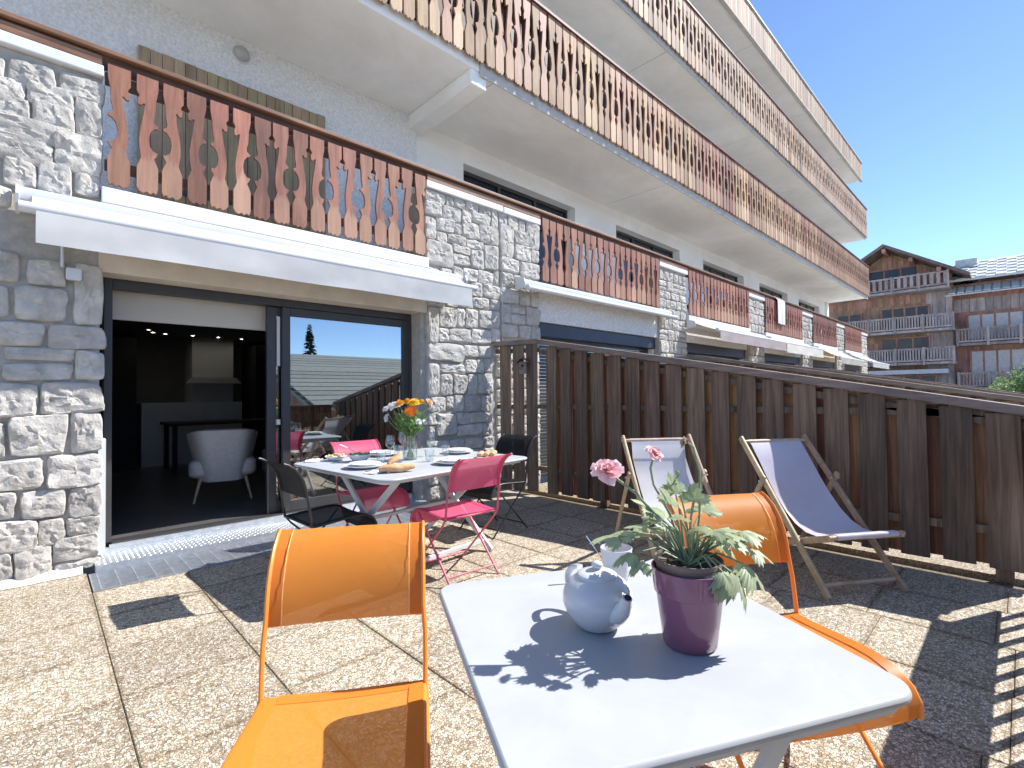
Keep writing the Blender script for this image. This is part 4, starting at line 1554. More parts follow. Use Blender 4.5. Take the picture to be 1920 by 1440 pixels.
# mug with spoon
mg = thing('mug', 'pale white cup standing behind the teapot', 'cup', (1.135, 0.775, TZ))
m = MB()
m.lathe([(0, 0), (0.026, 0), (0.030, 0.004), (0.035, 0.03), (0.040, 0.062), (0.043, 0.088), (0.0415, 0.089), (0.0385, 0.062), (0.033, 0.03), (0.027, 0.008), (0, 0.007)], 36)
obj('body', m, M['porcelain'], mg, smooth=50)
m = MB()
m.lathe([(0, 0.060), (0.0375, 0.060)], 30)
obj('tea', m, noisy('tea', (0.30, 0.14, 0.04), (0.34, 0.16, 0.05), 4, 0.1), mg)
spn = thing('teaspoon', 'steel teaspoon leaning out of the pale cup', 'spoon', (1.105, 0.800, TZ))
m = MB()
m.tube([(0.024, -0.022, 0.012), (0.0, 0.012, 0.07), (-0.022, 0.036, 0.118)], [0.003, 0.0025, 0.0042], 8, flat=0.5)
obj('handle', m, M['steel'], spn, smooth=50)

# flower pot
POT = Vector((0.955, 0.478, TZ))
pt = thing('flower_pot', 'glossy plum glazed flower pot on the small white table', 'pot', POT)
m = MB()
m.lathe([(0, 0), (0.048, 0), (0.052, 0.004), (0.059, 0.055), (0.0645, 0.100), (0.0655, 0.104), (0.0690, 0.106), (0.0735, 0.150), (0.0735, 0.154), (0.0700, 0.1545), (0.066, 0.12), (0.060, 0.112), (0, 0.112)], 48)
obj('body', m, M['pot_glaze'], pt, smooth=45)
m = MB()
m.lathe([(0.058, 0.115), (0.0655, 0.164), (0.0672, 0.1645), (0.0665, 0.172), (0.0635, 0.172), (0.0615, 0.160), (0, 0.157)], 40)
ip = obj('nursery_pot', m, M['pot_inner'], pt, smooth=40)
m = MB()
vs = [[(0.0625 * (i / 5) * math.cos(2 * math.pi * j / 24), 0.0625 * (i / 5) * math.sin(2 * math.pi * j / 24), 0.160 + 0.004 * noise.noise(Vector((i * 1.3, j * 0.9, 2)))) for j in range(25)] for i in range(1, 6)]
m.sheet([[(0, 0, 0.163)] * 25] + vs)
obj('soil', m, M['soil'], ip, smooth=80)


def lobed_leaf(mb, base, tip, size, seed, droop=0.35, lobes=4.2):
    """Deeply toothed, slightly cupped leaf at the end of its stalk."""
    rr = random.Random(seed)
    base = Vector(base); tip = Vector(tip)
    d = (tip - base).normalized()
    side = d.cross(Vector((0, 0, 1)))
    side = side.normalized() if side.length > 1e-3 else Vector((1, 0, 0))
    up = side.cross(d).normalized()
    if up.z < 0:
        up = -up; side = -side
    N = 41
    rim = []; mid = []
    for k in range(N):
        a = R(-128 + 256 * k / (N - 1))
        lob = 0.50 + 0.50 * abs(math.cos(a * lobes * 0.5)) ** 0.8
        tooth = 1.0 + 0.10 * (1 if k % 2 else -1) * rr.uniform(0.5, 1.2)
        r = size * lob * tooth * (1.0 - 0.30 * (abs(a) / R(128)) ** 2)
        fx, fy = r * math.cos(a), r * math.sin(a)
        wave = noise.noise(Vector((k * 0.7, seed, 0))) * 0.12 * size
        rim.append(tip + d * (fx + size * 0.15) + side * fy + up * (-droop * (fx * fx * 0.9 + fy * fy * 1.2) / size + wave))
        mid.append(tip + d * (fx * 0.55 + size * 0.12) + side * fy * 0.55 + up * (-droop * 0.3 * (fx * fx + fy * fy) / size - 0.03 * size * math.cos(a * 6)))
    c = tip + d * 0.02 * size
    vs = [c] + mid + rim
    fs = []
    for k in range(N - 1):
        fs.append((0, 1 + k, 2 + k))
        fs.append((1 + k, 1 + N + k, 2 + N + k, 2 + k))
    mb.add(vs, fs)


pl = thing('ranunculus', 'pink ranunculus with ruffled blooms and cut green leaves growing in the plum pot', 'flower', POT)
rr = random.Random(11)
camr = Vector((0.72, -0.694, 0)).normalized()      # sideways across the pot
camf = Vector((0.694, 0.72, 0)).normalized()
Lf = [  # across, towards the back, height, size, droop
    (-0.150, 0.02, 0.215, 0.050, 0.35), (-0.125, -0.01, 0.190, 0.040, 0.5), (-0.070, 0.02, 0.265, 0.042, 0.2), (-0.045, -0.02, 0.290, 0.036, 0.1),
    (-0.015, 0.03, 0.300, 0.040, 0.1), (0.020, 0.02, 0.285, 0.038, 0.2), (0.045, -0.02, 0.235, 0.040, 0.4), (0.085, 0.01, 0.215, 0.050, 0.45),
    (0.125, 0.02, 0.222, 0.048, 0.45), (0.110, -0.02, 0.170, 0.052, 0.8), (0.070, -0.05, 0.165, 0.050, 0.9), (0.030, -0.055, 0.172, 0.042, 0.9),
    (-0.030, 0.045, 0.245, 0.045, 0.3), (0.055, 0.06, 0.255, 0.045, 0.3), (-0.075, 0.05, 0.225, 0.042, 0.4), (0.085, 0.055, 0.190, 0.045, 0.6),
    (-0.055, -0.005, 0.245, 0.034, 0.3), (0.005, -0.03, 0.240, 0.034, 0.5), (0.135, -0.005, 0.195, 0.038, 0.6)]
q = random.Random(5)
Lf += [(u * q.uniform(0.55, 0.9), w + q.uniform(-0.03, 0.03), h * q.uniform(0.88, 1.06), s_ * q.uniform(0.6, 0.85), dr * q.uniform(0.6, 1.3)) for (u, w, h, s_, dr) in Lf[:16]]
for k, (u, w, h, s_, dr) in enumerate(Lf):
    tip = camr * u * 0.92 + camf * w + Vector((0, 0, h - 0.005))
    base = Vector((rr.uniform(-0.012, 0.012), rr.uniform(-0.012, 0.012), 0.158))
    mid = base.lerp(tip, 0.55) + Vector((0, 0, 0.022))
    m = MB(); m.tube([base, mid, tip], [0.0028, 0.0024, 0.0016], 6)
    stp = obj('leaf_stalk', m, M['stem'], pl, smooth=60)
    m = MB(); lobed_leaf(m, mid, tip, s_ * 1.0, k + 3, dr)
    obj('leaf', m, M['leaf'], stp, smooth=80)


def ruffled_bloom(parent, c, axis, r, seed, mat, name='bloom', rings=6):
    """Layered cup-shaped petals, wider and more open outside."""
    rr_ = random.Random(seed)
    ax = Vector(axis).normalized()
    q = ax.to_track_quat('Z', 'Y').to_matrix().to_4x4()
    mt = Matrix.Translation(c) @ q
    mb = MB()
    for g_ in range(rings):
        f = (g_ + 1) / rings
        n = 4 + g_
        for k in range(n):
            a0 = 2 * math.pi * (k + rr_.uniform(-0.2, 0.2)) / n + g_ * 0.7
            wdt = (3.3 * math.pi / n) * rr_.uniform(0.85, 1.1)
            open_ = R(2 + 70 * f + rr_.uniform(-12, 12))
            ln = r * (0.50 + 0.52 * f) * rr_.uniform(0.88, 1.08)
            grid = []
            for i in range(4):
                u = i / 3
                row = []
                for j in range(4):
                    v = j / 3 - 0.5
                    an = a0 + v * wdt * (0.5 + 0.6 * math.sin(math.pi * min(u, 0.7)))
                    tilt = open_ * (0.55 + 0.5 * u)
                    rad = ln * (0.12 + u * math.sin(tilt) * (1 - 0.35 * (2 * v) ** 2 * u))
                    zz = ln * (u * math.cos(tilt) * 0.9) - r * 0.25 * f + rr_.uniform(-0.02, 0.02) * r + 0.10 * r * math.cos(v * 11 + k) * u
                    row.append((rad * math.cos(an), rad * math.sin(an), zz))
                grid.append(row)
            mb.add([p for row in grid for p in row], [(i * 4 + j, i * 4 + j + 1, i * 4 + j + 5, i * 4 + j + 4) for i in range(3) for j in range(3)], mt)
    return obj(name, mb, mat, parent, smooth=80)


def stem_of(parent, pts, r=0.0026, mat=None, name='flower_stem'):
    m_ = MB(); m_.tube(pts, r, 7)
    return obj(name, m_, mat or M['stem'], parent, smooth=60)


def pl_pt(u, w, h):
    return camr * u + camf * w + Vector((0, 0, h))


s1 = stem_of(pl, [pl_pt(-0.005, 0, 0.155), pl_pt(-0.045, 0.01, 0.235), pl_pt(-0.100, 0.02, 0.300), pl_pt(-0.142, 0.03, 0.332)], 0.003)
ruffled_bloom(s1, pl_pt(-0.155, 0.034, 0.346), (-0.45, -0.35, 0.75), 0.033, 5, M['petal_pink'])
s2 = stem_of(pl, [pl_pt(0.0, 0.01, 0.155), pl_pt(-0.030, 0.02, 0.255), pl_pt(-0.060, 0.03, 0.315), pl_pt(-0.066, 0.03, 0.350), pl_pt(-0.060, 0.03, 0.372)], 0.0024)
ruffled_bloom(s2, pl_pt(-0.058, 0.03, 0.381), (0.1, -0.6, 0.7), 0.022, 6, M['petal_pink'])
s3 = stem_of(pl, [pl_pt(0.01, 0.0, 0.155), pl_pt(0.028, 0.01, 0.255), pl_pt(0.030, 0.01, 0.345), pl_pt(0.018, 0.01, 0.395), pl_pt(0.006, 0.01, 0.405)], 0.0022)
ruffled_bloom(s3, pl_pt(-0.002, 0.01, 0.405), (-0.6, 0.6, 0.1), 0.013, 7, leaf_mat('dry_bud', (0.42, 0.36, 0.26), (0.55, 0.47, 0.36), 0.3), 'bud', 3)
m = MB(); lobed_leaf(m, pl_pt(0.028, 0.01, 0.31), pl_pt(0.034, 0.008, 0.328), 0.016, 77, 0.2)
obj('leaf', m, M['leaf'], s3, smooth=80)
s4 = stem_of(s2, [pl_pt(-0.045, 0.025, 0.285), pl_pt(-0.040, 0.022, 0.302), pl_pt(-0.022, 0.02, 0.318), pl_pt(-0.012, 0.02, 0.335)], 0.0017, name='side_stem')
m = MB(); m.lathe([(0, 0), (0.0035, 0.002), (0.0042, 0.006), (0.003, 0.010), (0, 0.012)], 10, Matrix.Translation(pl_pt(-0.012, 0.02, 0.334)))
lobed_leaf(m, pl_pt(-0.03, 0.022, 0.312), pl_pt(-0.02, 0.02, 0.318), 0.012, 78, 0.2)
obj('bud', m, M['leaf'], s2, smooth=80)

# ============================================================ THINGS ON THE DINING TABLE
M['glass'] = glass_mat('clear_glass')
M['plate'] = noisy('plate_glaze', (0.80, 0.80, 0.79), (0.84, 0.84, 0.83), 4, 0.18)
M['bread'] = noisy('bread_crust', (0.42, 0.20, 0.08), (0.72, 0.48, 0.26), 18, 0.8, 0.5, 60)
M['salad'] = noisy('salad', (0.10, 0.20, 0.04), (0.45, 0.42, 0.14), 40, 0.5, 0.5, 90)
M['pasta'] = noisy('golden_snack', (0.62, 0.36, 0.14), (0.80, 0.58, 0.30), 35, 0.6, 0.5, 90)
M['water'] = glass_mat('water', (0.90, 0.95, 0.93))
M['paper'] = noisy('napkin', (0.76, 0.74, 0.72), (0.82, 0.80, 0.78), 8, 0.9, 0.2, 50)


def plate_stack(label, x, y, n=2):
    for k in range(n):
        r = 0.135 - 0.028 * k
        m_ = MB()
        z = TZ + 0.014 * k
        m_.lathe([(0, 0.004), (r * 0.55, 0.003), (r * 0.60, 0.0), (r * 0.64, 0.003), (r * 0.78, 0.010), (r, 0.020), (r, 0.023), (r * 0.98, 0.0235), (r * 0.77, 0.0135), (r * 0.62, 0.0075), (0, 0.0075)], 40)
        tag(obj('plate', m_, M['plate'], smooth=50, loc=(x + 0.006 * k, y - 0.004 * k, z)), label % ('smaller upper' if k else 'larger lower'), 'plate', 'plates laid on the dining table')


plate_stack('%s white plate at the black chair on the open door side', 1.66, 3.24)
plate_stack('%s white plate at the fuchsia chair next to the sliding door', 2.10, 3.78)
plate_stack('%s white plate at the fuchsia chair with its back to the small table', 2.20, 2.93)
plate_stack('%s white plate at the black chair near the dark fence', 2.63, 3.42)


def goblet(label, x, y):
    m_ = MB()
    m_.lathe([(0, 0.0), (0.034, 0.001), (0.033, 0.003), (0.006, 0.007), (0.0035, 0.02), (0.0035, 0.075), (0.010, 0.084), (0.030, 0.105), (0.038, 0.130), (0.036, 0.160), (0.029, 0.190), (0.0280, 0.190), (0.035, 0.160), (0.0368, 0.130), (0.029, 0.107), (0.009, 0.087), (0, 0.085)], 28)
    tag(obj('wine_glass', m_, M['glass'], smooth=60, loc=(x, y, TZ)), label, 'wine glass', 'glasses on the dining table')


def tumbler(label, x, y):
    root = thing('tumbler', label, 'glass', (x, y, TZ), 0, 'glasses on the dining table')
    m_ = MB()
    n = 10
    vs = []; fs = []
    prof = [(0.0, 0.0), (0.026, 0.0), (0.029, 0.006), (0.032, 0.045), (0.037, 0.088), (0.0352, 0.088), (0.030, 0.045), (0.026, 0.012), (0, 0.011)]
    m_.lathe(prof, n * 2)
    obj('body', m_, M['glass'], root, smooth=25)
    return root


goblet('wine glass next to the flower vase on the open door side', 2.02, 3.50)
goblet('wine glass between the flower vase and the dark fence', 2.36, 3.42)
goblet('wine glass behind the flower vase, close to the sliding door', 2.30, 3.78)
tumbler('small tumbler by the plates on the open door side', 1.86, 3.36)
tumbler('small tumbler beside the wine glass next to the vase', 2.18, 3.66)
tumbler('small tumbler by the plates at the back-turned fuchsia chair', 2.16, 3.16)
tumbler('small tumbler by the plates near the dark fence', 2.46, 3.36)


def bowl(label, x, y, r, h, fill):
    root = thing('bowl', label, 'bowl', (x, y, TZ), 0, 'bowls on the dining table')
    m_ = MB()
    m_.lathe([(0, 0.0), (r * 0.5, 0.0), (r * 0.55, 0.004), (r * 0.85, h * 0.55), (r, h), (r * 0.97, h + 0.002), (r * 0.80, h * 0.55), (r * 0.5, 0.010), (0, 0.010)], 36)
    obj('dish', m_, M['plate'], root, smooth=50)
    m_ = MB()
    q = random.Random(int(x * 100))
    for k in range(34):
        a = q.uniform(0, 6.28); d = r * 0.78 * math.sqrt(q.random())
        s_ = q.uniform(0.010, 0.018)
        mt = Matrix.Translation((d * math.cos(a), d * math.sin(a), h * 0.78 + 0.012 * q.random() + 0.012 * (1 - d / r))) @ Matrix.Rotation(q.uniform(0, 3), 4, Vector((q.random(), q.random(), q.random() + 0.1)).normalized())
        m_.lathe([(0, -s_ * 0.6), (s_ * 0.8, -s_ * 0.3), (s_, 0), (s_ * 0.8, s_ * 0.35), (0, s_ * 0.6)], 7, mt)
    o_ = obj('food', m_, fill, root, smooth=60)
    o_["kind"] = "stuff"
    return root


bowl('shallow white dish of golden nibbles on the dining table', 1.70, 3.78, 0.085, 0.035, M['pasta'])
bowl('deeper white salad bowl with servers on the dining table', 1.80, 3.58, 0.088, 0.055, M['salad'])
m = MB(); m.tube([(1.80, 3.58, TZ + 0.05), (1.75, 3.66, TZ + 0.10), (1.71, 3.73, TZ + 0.125)], [0.004, 0.005, 0.011], 8, flat=0.5)
tag(obj('salad_server', m, M['lacquer'], smooth=60), 'white salad server leaning out of the salad bowl', 'utensil')


def loaf(mb, a, b_, r):
    a = Vector(a); b_ = Vector(b_)
    pts = [a.lerp(b_, k / 8) + Vector((0, 0, 0.004 * math.sin(k))) for k in range(9)]
    rs = [r * math.sin(math.pi * (0.12 + 0.76 * k / 8)) ** 0.6 for k in range(9)]
    mb.tube(pts, rs, 12, flat=0.8)


m = MB(); loaf(m, (1.60, 2.92, TZ + 0.030), (1.82, 2.84, TZ + 0.030), 0.036)
tag(obj('bread_loaf', m, M['bread'], smooth=60), 'short crusty loaf lying near the rounded corner of the dining table', 'bread')
m = MB(); loaf(m, (1.66, 2.90, TZ + 0.056), (1.77, 2.93, TZ + 0.115), 0.026)
tag(obj('bread_piece', m, M['bread'], smooth=60), 'broken piece of bread leaning up on the loaf', 'bread')
for k, (x, y, a, lb) in enumerate(((1.62, 2.97, 20, 'crumpled paper under the bread'), (1.56, 3.88, 50, 'crumpled napkin by the dish of nibbles'), (2.60, 3.00, 10, 'folded napkin by the plates near the dark fence'))):
    g_ = [[(0.10 * (i / 5 - 0.5) * 1.6, 0.10 * (j / 5 - 0.5), 0.003 + 0.016 * abs(noise.noise(Vector((i * 0.9, j * 0.9, k * 5))))) for j in range(6)] for i in range(6)]
    m = MB(); m.sheet(g_, 0.002)
    tag(obj('napkin', m, M['paper'], smooth=30, loc=(x, y, TZ), rz=R(a)), lb, 'napkin')
m = MB()
for k in range(3):
    m.tube([(2.55 + 0.05 * k, 2.98 - 0.02 * k, TZ + 0.03), (2.63 + 0.05 * k, 3.04 - 0.02 * k, TZ + 0.045)], 0.03, 9, flat=0.5)
bq = thing('bread_slices', 'slices of bread at the fuchsia chair end by the fence', 'bread', (2.62, 3.0, TZ))
for k in range(3):
    m = MB(); m.tube([(-0.08 + 0.05 * k, 0.02 - 0.02 * k, 0.022), (0.0 + 0.05 * k, 0.08 - 0.02 * k, 0.03)], [0.022, 0.026], 10, flat=0.7)
    obj('slice', m, M['bread'], bq, smooth=60)

# cutlery beside the plates
b = MB(); b.tube([(0, -0.09, 0.004), (0, 0.02, 0.005), (0, 0.09, 0.004)], [0.004, 0.003, 0.008], 6, flat=0.3)
me = b.mesh('knife', M['steel'])
for (x, y, a, lb) in ((1.66, 3.06, 95, 'knife beside the plates on the open door side'), (2.38, 2.93, 0, 'knife beside the plates at the back-turned fuchsia chair'), (2.28, 3.84, 5, 'knife beside the plates next to the sliding door')):
    tag(link('knife', me, None, (x, y, TZ), R(a)), lb, 'knife', 'cutlery on the dining table')

# vase of mixed flowers
VS = Vector((2.12, 3.37, TZ))
va = thing('vase', 'straight clear glass vase of water on the dining table', 'vase', VS)
m = MB()
m.lathe([(0, 0.0), (0.054, 0.0), (0.056, 0.004), (0.059, 0.19), (0.0565, 0.19), (0.053, 0.010), (0, 0.009)], 36)
obj('body', m, M['glass'], va, smooth=50)
m = MB(); m.lathe([(0, 0.0105), (0.0525, 0.0105), (0.0545, 0.125), (0, 0.125)], 30)
obj('water', m, M['water'], va, smooth=50)

M['fl_green'] = leaf_mat('bouquet_green', (0.14, 0.28, 0.07), (0.30, 0.46, 0.16), 0.35)
M['fl_yellow'] = leaf_mat('yellow_petal', (0.82, 0.50, 0.02), (0.90, 0.66, 0.05), 0.3)
M['fl_gold'] = leaf_mat('gold_petal', (0.80, 0.36, 0.03), (0.88, 0.52, 0.08), 0.3)
M['fl_orange'] = leaf_mat('orange_petal', (0.80, 0.20, 0.02), (0.90, 0.32, 0.04), 0.3)
M['fl_white'] = leaf_mat('white_petal', (0.80, 0.80, 0.80), (0.88, 0.88, 0.88), 0.35)
M['fl_peach'] = leaf_mat('peach_petal', (0.80, 0.52, 0.30), (0.86, 0.62, 0.42), 0.35)

bq2 = thing('bouquet', 'bouquet of yellow, orange and white flowers in the glass vase', 'flowers', VS)


def daisy(parent, c, axis, r, seed, mat, layers=4, center=None):
    q_ = random.Random(seed)
    ax = Vector(axis).normalized()
    mt = Matrix.Translation(c) @ ax.to_track_quat('Z', 'Y').to_matrix().to_4x4()
    mb = MB()
    for l in range(layers):
        f = 1 - l / (layers + 0.6)
        n = int(12 + 10 * f)
        for k in range(n):
            a = 2 * math.pi * (k + 0.5 * (l % 2)) / n + q_.uniform(-0.1, 0.1)
            ln = r * f * q_.uniform(0.9, 1.08)
            w = 1.25 * math.pi * ln / n
            z0 = r * 0.085 * l
            lift = r * (0.0 + 0.07 * l) * q_.uniform(0.5, 1.3)
            ca, sa = math.cos(a), math.sin(a)
            pts = [(0.1 * ln, -w * .3, z0), (0.1 * ln, w * .3, z0), (0.65 * ln, w * .6, z0 + lift * .8), (0.65 * ln, -w * .6, z0 + lift * .8), (ln, w * .25, z0 + lift), (ln, -w * .25, z0 + lift)]
            mb.add([(x * ca - y * sa, x * sa + y * ca, z) for x, y, z in pts], [(0, 1, 2, 3), (3, 2, 4, 5)], mt)
    fl = obj('flower_head', mb, mat, parent)
    if center:
        m_ = MB(); m_.lathe([(0, r * 0.16), (r * 0.22, r * 0.12), (r * 0.25, 0.0)], 10, mt)
        obj('flower_centre', m_, center, fl)
    return fl


def vp(u, w, h):
    k_ = 1.0 + 0.38 * max(0.0, min(1.0, (h - 0.19) / 0.1))
    return camr * u * k_ + camf * w * k_ + Vector((0, 0, h))


M['fl_dark'] = noisy('flower_eye', (0.30, 0.07, 0.02), (0.5, 0.16, 0.03), 40, 0.8)
heads = [  # across, back, height, radius, axis, material
    (-0.105, 0.02, 0.430, 0.050, (-0.4, -0.4, 0.9), 'fl_white', 'r'), (-0.135, -0.01, 0.405, 0.036, (-0.7, -0.3, 0.6), 'fl_white', 'r'),
    (-0.128, -0.02, 0.335, 0.034, (-0.8, -0.4, 0.2), 'fl_white', 'r'), (-0.055, 0.0, 0.448, 0.046, (-0.2, -0.3, 0.9), 'fl_gold', 'd'),
    (-0.020, 0.03, 0.460, 0.044, (0.0, 0.1, 1.0), 'fl_gold', 'd'), (0.030, 0.0, 0.455, 0.048, (0.1, -0.3, 0.9), 'fl_yellow', 'd'),
    (0.062, 0.03, 0.452, 0.042, (0.3, 0.1, 0.9), 'fl_yellow', 'd'), (0.018, -0.06, 0.392, 0.046, (0.0, -0.85, 0.35), 'fl_orange', 'd'),
    (0.112, 0.01, 0.455, 0.034, (0.7, -0.1, 0.4), 'fl_peach', 'r'), (0.060, -0.045, 0.305, 0.026, (0.4, -0.7, 0.5), 'fl_white', 'r'),
    (0.092, -0.02, 0.300, 0.022, (0.7, -0.4, 0.5), 'fl_white', 'r'), (-0.085, 0.05, 0.440, 0.038, (-0.2, 0.4, 0.9), 'fl_white', 'r'),
    (0.0, 0.07, 0.450, 0.044, (0, 0.5, 0.8), 'fl_yellow', 'd')]
for k, (u, w, h, r, ax, mt_, ty) in enumerate(heads):
    h *= 0.99
    r *= 1.15
    st_ = stem_of(bq2, [vp(u * -0.22, w * -0.2, 0.02), vp(u * 0.22, w * 0.2, 0.19), vp(u * 0.7, w * 0.7, h * 0.75), vp(u, w, h - 0.004)], 0.0026, M['fl_green'])
    axw = camr * ax[0] + camf * ax[1] + Vector((0, 0, ax[2]))
    if ty == 'd':
        daisy(st_, vp(u, w, h), axw, r, 60 + k, M[mt_], 5, M['fl_dark'] if mt_ == 'fl_orange' else M[mt_])
    else:
        ruffled_bloom(st_, vp(u, w, h), axw, r * 0.95, 90 + k, M[mt_], 'flower_head', 4)
q = random.Random(21)
for k in range(110):
    a = q.uniform(0, 6.28); d = q.uniform(0.02, 0.115)
    u, w = d * math.cos(a), d * math.sin(a)
    h = q.uniform(0.22, 0.40)
    p0 = vp(u * -0.25, w * -0.25, 0.02); p1 = vp(u * 0.25, w * 0.25, 0.18); p2 = vp(u, w, h)
    m = MB(); m.tube([p0, p1, p1.lerp(p2, 0.6) + Vector((0, 0, 0.02)), p2], [0.0016, 0.0016, 0.0013, 0.0008], 5)
    for l in range(6):     # narrow leaves along the sprig
        f = 0.25 + 0.13 * l
        c = p1.lerp(p2, f) + Vector((0, 0, 0.02 * math.sin(math.pi * f)))
        an = q.uniform(0, 6.28)
        dr = (Vector((math.cos(an), math.sin(an), q.uniform(0.1, 0.9)))).normalized() * q.uniform(0.026, 0.055)
        sd = dr.cross(Vector((0, 0, 1))).normalized() * q.uniform(0.004, 0.009)
        m.add([c, c + dr * 0.5 + sd, c + dr, c + dr * 0.5 - sd], [(0, 1, 2), (0, 2, 3)])
    obj('sprig', m, M['fl_green'], bq2)
for k, (u, w, h, s_) in enumerate(((0.125, -0.01, 0.36, 0.050), (0.130, -0.03, 0.29, 0.045), (0.095, 0.03, 0.40, 0.04))):
    m = MB(); lobed_leaf(m, vp(u * 0.5, w, h * 0.85), vp(u, w, h), s_, 200 + k, 0.5, 1)
    obj('leaf', m, leaf_mat('pale_leaf', (0.42, 0.46, 0.34), (0.58, 0.60, 0.48), 0.35) if k == 0 else bpy.data.materials['pale_leaf'], bq2, smooth=80)

# ============================================================ ROOM FURNITURE
M['boucle'] = noisy('cream_upholstery', (0.60, 0.56, 0.52), (0.72, 0.68, 0.64), 30, 0.95, 0.5, 80)
ac = thing('armchair', 'pale upholstered armchair with wooden legs just inside the sliding door', 'armchair', (1.50, 6.25, 0.128), R(-13))
ac.scale = (1.15, 1.1, 1.06)
g_ = []
for i in range(9):
    v = i / 8
    row = []
    for j in range(21):
        u = j / 10 - 1
        hw_ = 0.215 + 0.085 * v
        row.append((hw_ * math.copysign(abs(u) ** 0.85, u), -0.27 - 0.10 * v + 0.30 * abs(u) ** 4, 0.21 + (0.52 - 0.05 * abs(u) ** 6) * v))
    g_.append(row)
m = MB(); m.sheet(g_, -0.055)
obj('backrest', m, M['boucle'], ac, smooth=60)
m = MB(); m.prism(rrect(0.56, 0.56, 0.10), (0, 0.04, 0.25), (1, 0, 0), (0, 1, 0), (0, 0, 0.17))
obj('seat', m, M['boucle'], ac, bevel=0.04, smooth=60)
for sx in (-1, 1):
    for sy in (-1, 1):
        m = MB(); m.tube([(sx * 0.18, sy * 0.16, 0.26), (sx * 0.235, sy * 0.22, 0.0)], [0.017, 0.010], 10)
        obj('leg', m, M['beech'], ac, smooth=50)
sf = thing('sofa', 'low cream sofa deeper in the room beside the armchair', 'sofa', (2.60, 6.9, 0.128), R(90))
m = MB(); m.prism(rrect(1.3, 0.62, 0.05), (0, 0, 0.05), (1, 0, 0), (0, 1, 0), (0, 0, 0.33))
obj('seat', m, M['boucle'], sf, bevel=0.03)
m = MB(); m.prism(rrect(1.3, 0.18, 0.05), (0, -0.30, 0.385), (1, 0, 0), (0, 1, 0), (0, 0, 0.33))
obj('backrest', m, M['boucle'], sf, bevel=0.04)
M['spot'] = emit_mat('lit_spot', (1.0, 0.93, 0.80), 14.0)
for k, (x, y) in enumerate(((1.20, 9.2), (1.30, 9.55), (1.48, 9.65), (1.86, 9.65), (2.24, 9.65), (2.62, 9.7), (3.05, 9.7))):
    sl = thing('ceiling_spot', 'tiny lit ceiling spot inside the dark room', 'light', (x, y, 2.30), 0, 'ceiling spots in the room')
    m = MB(); m.lathe([(0.028, 0), (0.040, 0), (0.040, -0.006), (0.028, -0.008)], 18)
    obj('ring', m, M['steel'], sl)
    m = MB(); m.lathe([(0, -0.003), (0.028, -0.003)], 18)
    obj('bulb', m, M['spot'], sl)
dn = thing('indoor_table', 'dark dining table in the depth of the room', 'table', (2.2, 9.2, 0.128))
m = MB(); m.box(-0.8, 0.8, -0.4, 0.4, 0.70, 0.74)
obj('tabletop', m, M['dark'], dn, bevel=0.004)
for sx in (-1, 1):
    for sy in (-1, 1):
        m = MB(); m.box(sx * 0.72 - 0.03, sx * 0.72 + 0.03, sy * 0.34 - 0.03, sy * 0.34 + 0.03, 0, 0.70)
        obj('leg', m, M['dark'], dn)

# ============================================================ CHALETS BEYOND
M['larch'] = wood_mat('larch_cladding', (0.23, 0.125, 0.09), (0.40, 0.225, 0.165), (0.52, 0.33, 0.25), (5, 5, 0.6), 0.8, 0.2)
M['larch_grey'] = wood_mat('grey_cladding', (0.25, 0.21, 0.205), (0.37, 0.32, 0.31), (0.48, 0.42, 0.41), (5, 5, 0.6), 0.85, 0.2)
M['roof_board'] = wood_mat('roof_edge', (0.11, 0.08, 0.07), (0.17, 0.125, 0.11), (0.24, 0.18, 0.16), (1, 1, 6), 0.8, 0.1)
M['stone_roof'] = noisy('stone_roof', (0.40, 0.42, 0.40), (0.62, 0.64, 0.61), 8, 0.85, 0.3, 30, var=0.2)
M['far_pane'] = noisy('far_glass', (0.03, 0.035, 0.045), (0.06, 0.065, 0.075), 1.2, 0.25, spec=0.3)
M['curtain'] = noisy('pale_curtain', (0.42, 0.42, 0.44), (0.55, 0.55, 0.57), 6, 0.9)

CH = thing('gabled_chalet', 'brown timber chalet with gable roof and grey wooden balconies', 'house', (45.0, 6.7, -0.4))
# local frame: x towards us is negative, y along the facade (left is +), z up from -0.4


def chalet_plank_wall(parent, x, ya, yb_, za, zb, mat, w=0.30):
    """Vertical cladding boards with open joints; each board is one piece."""
    n = max(1, int(round((yb_ - ya) / w)))
    for k in range(n):
        y0 = ya + (yb_ - ya) * k / n; y1 = ya + (yb_ - ya) * (k + 1) / n
        zt = zb(((y0 + y1) / 2)) if callable(zb) else zb
        m_ = MB(); m_.box(x - 0.035, x, y0 + 0.012, y1 - 0.012, za, zt)
        obj('cladding_board', m_, mat, parent)


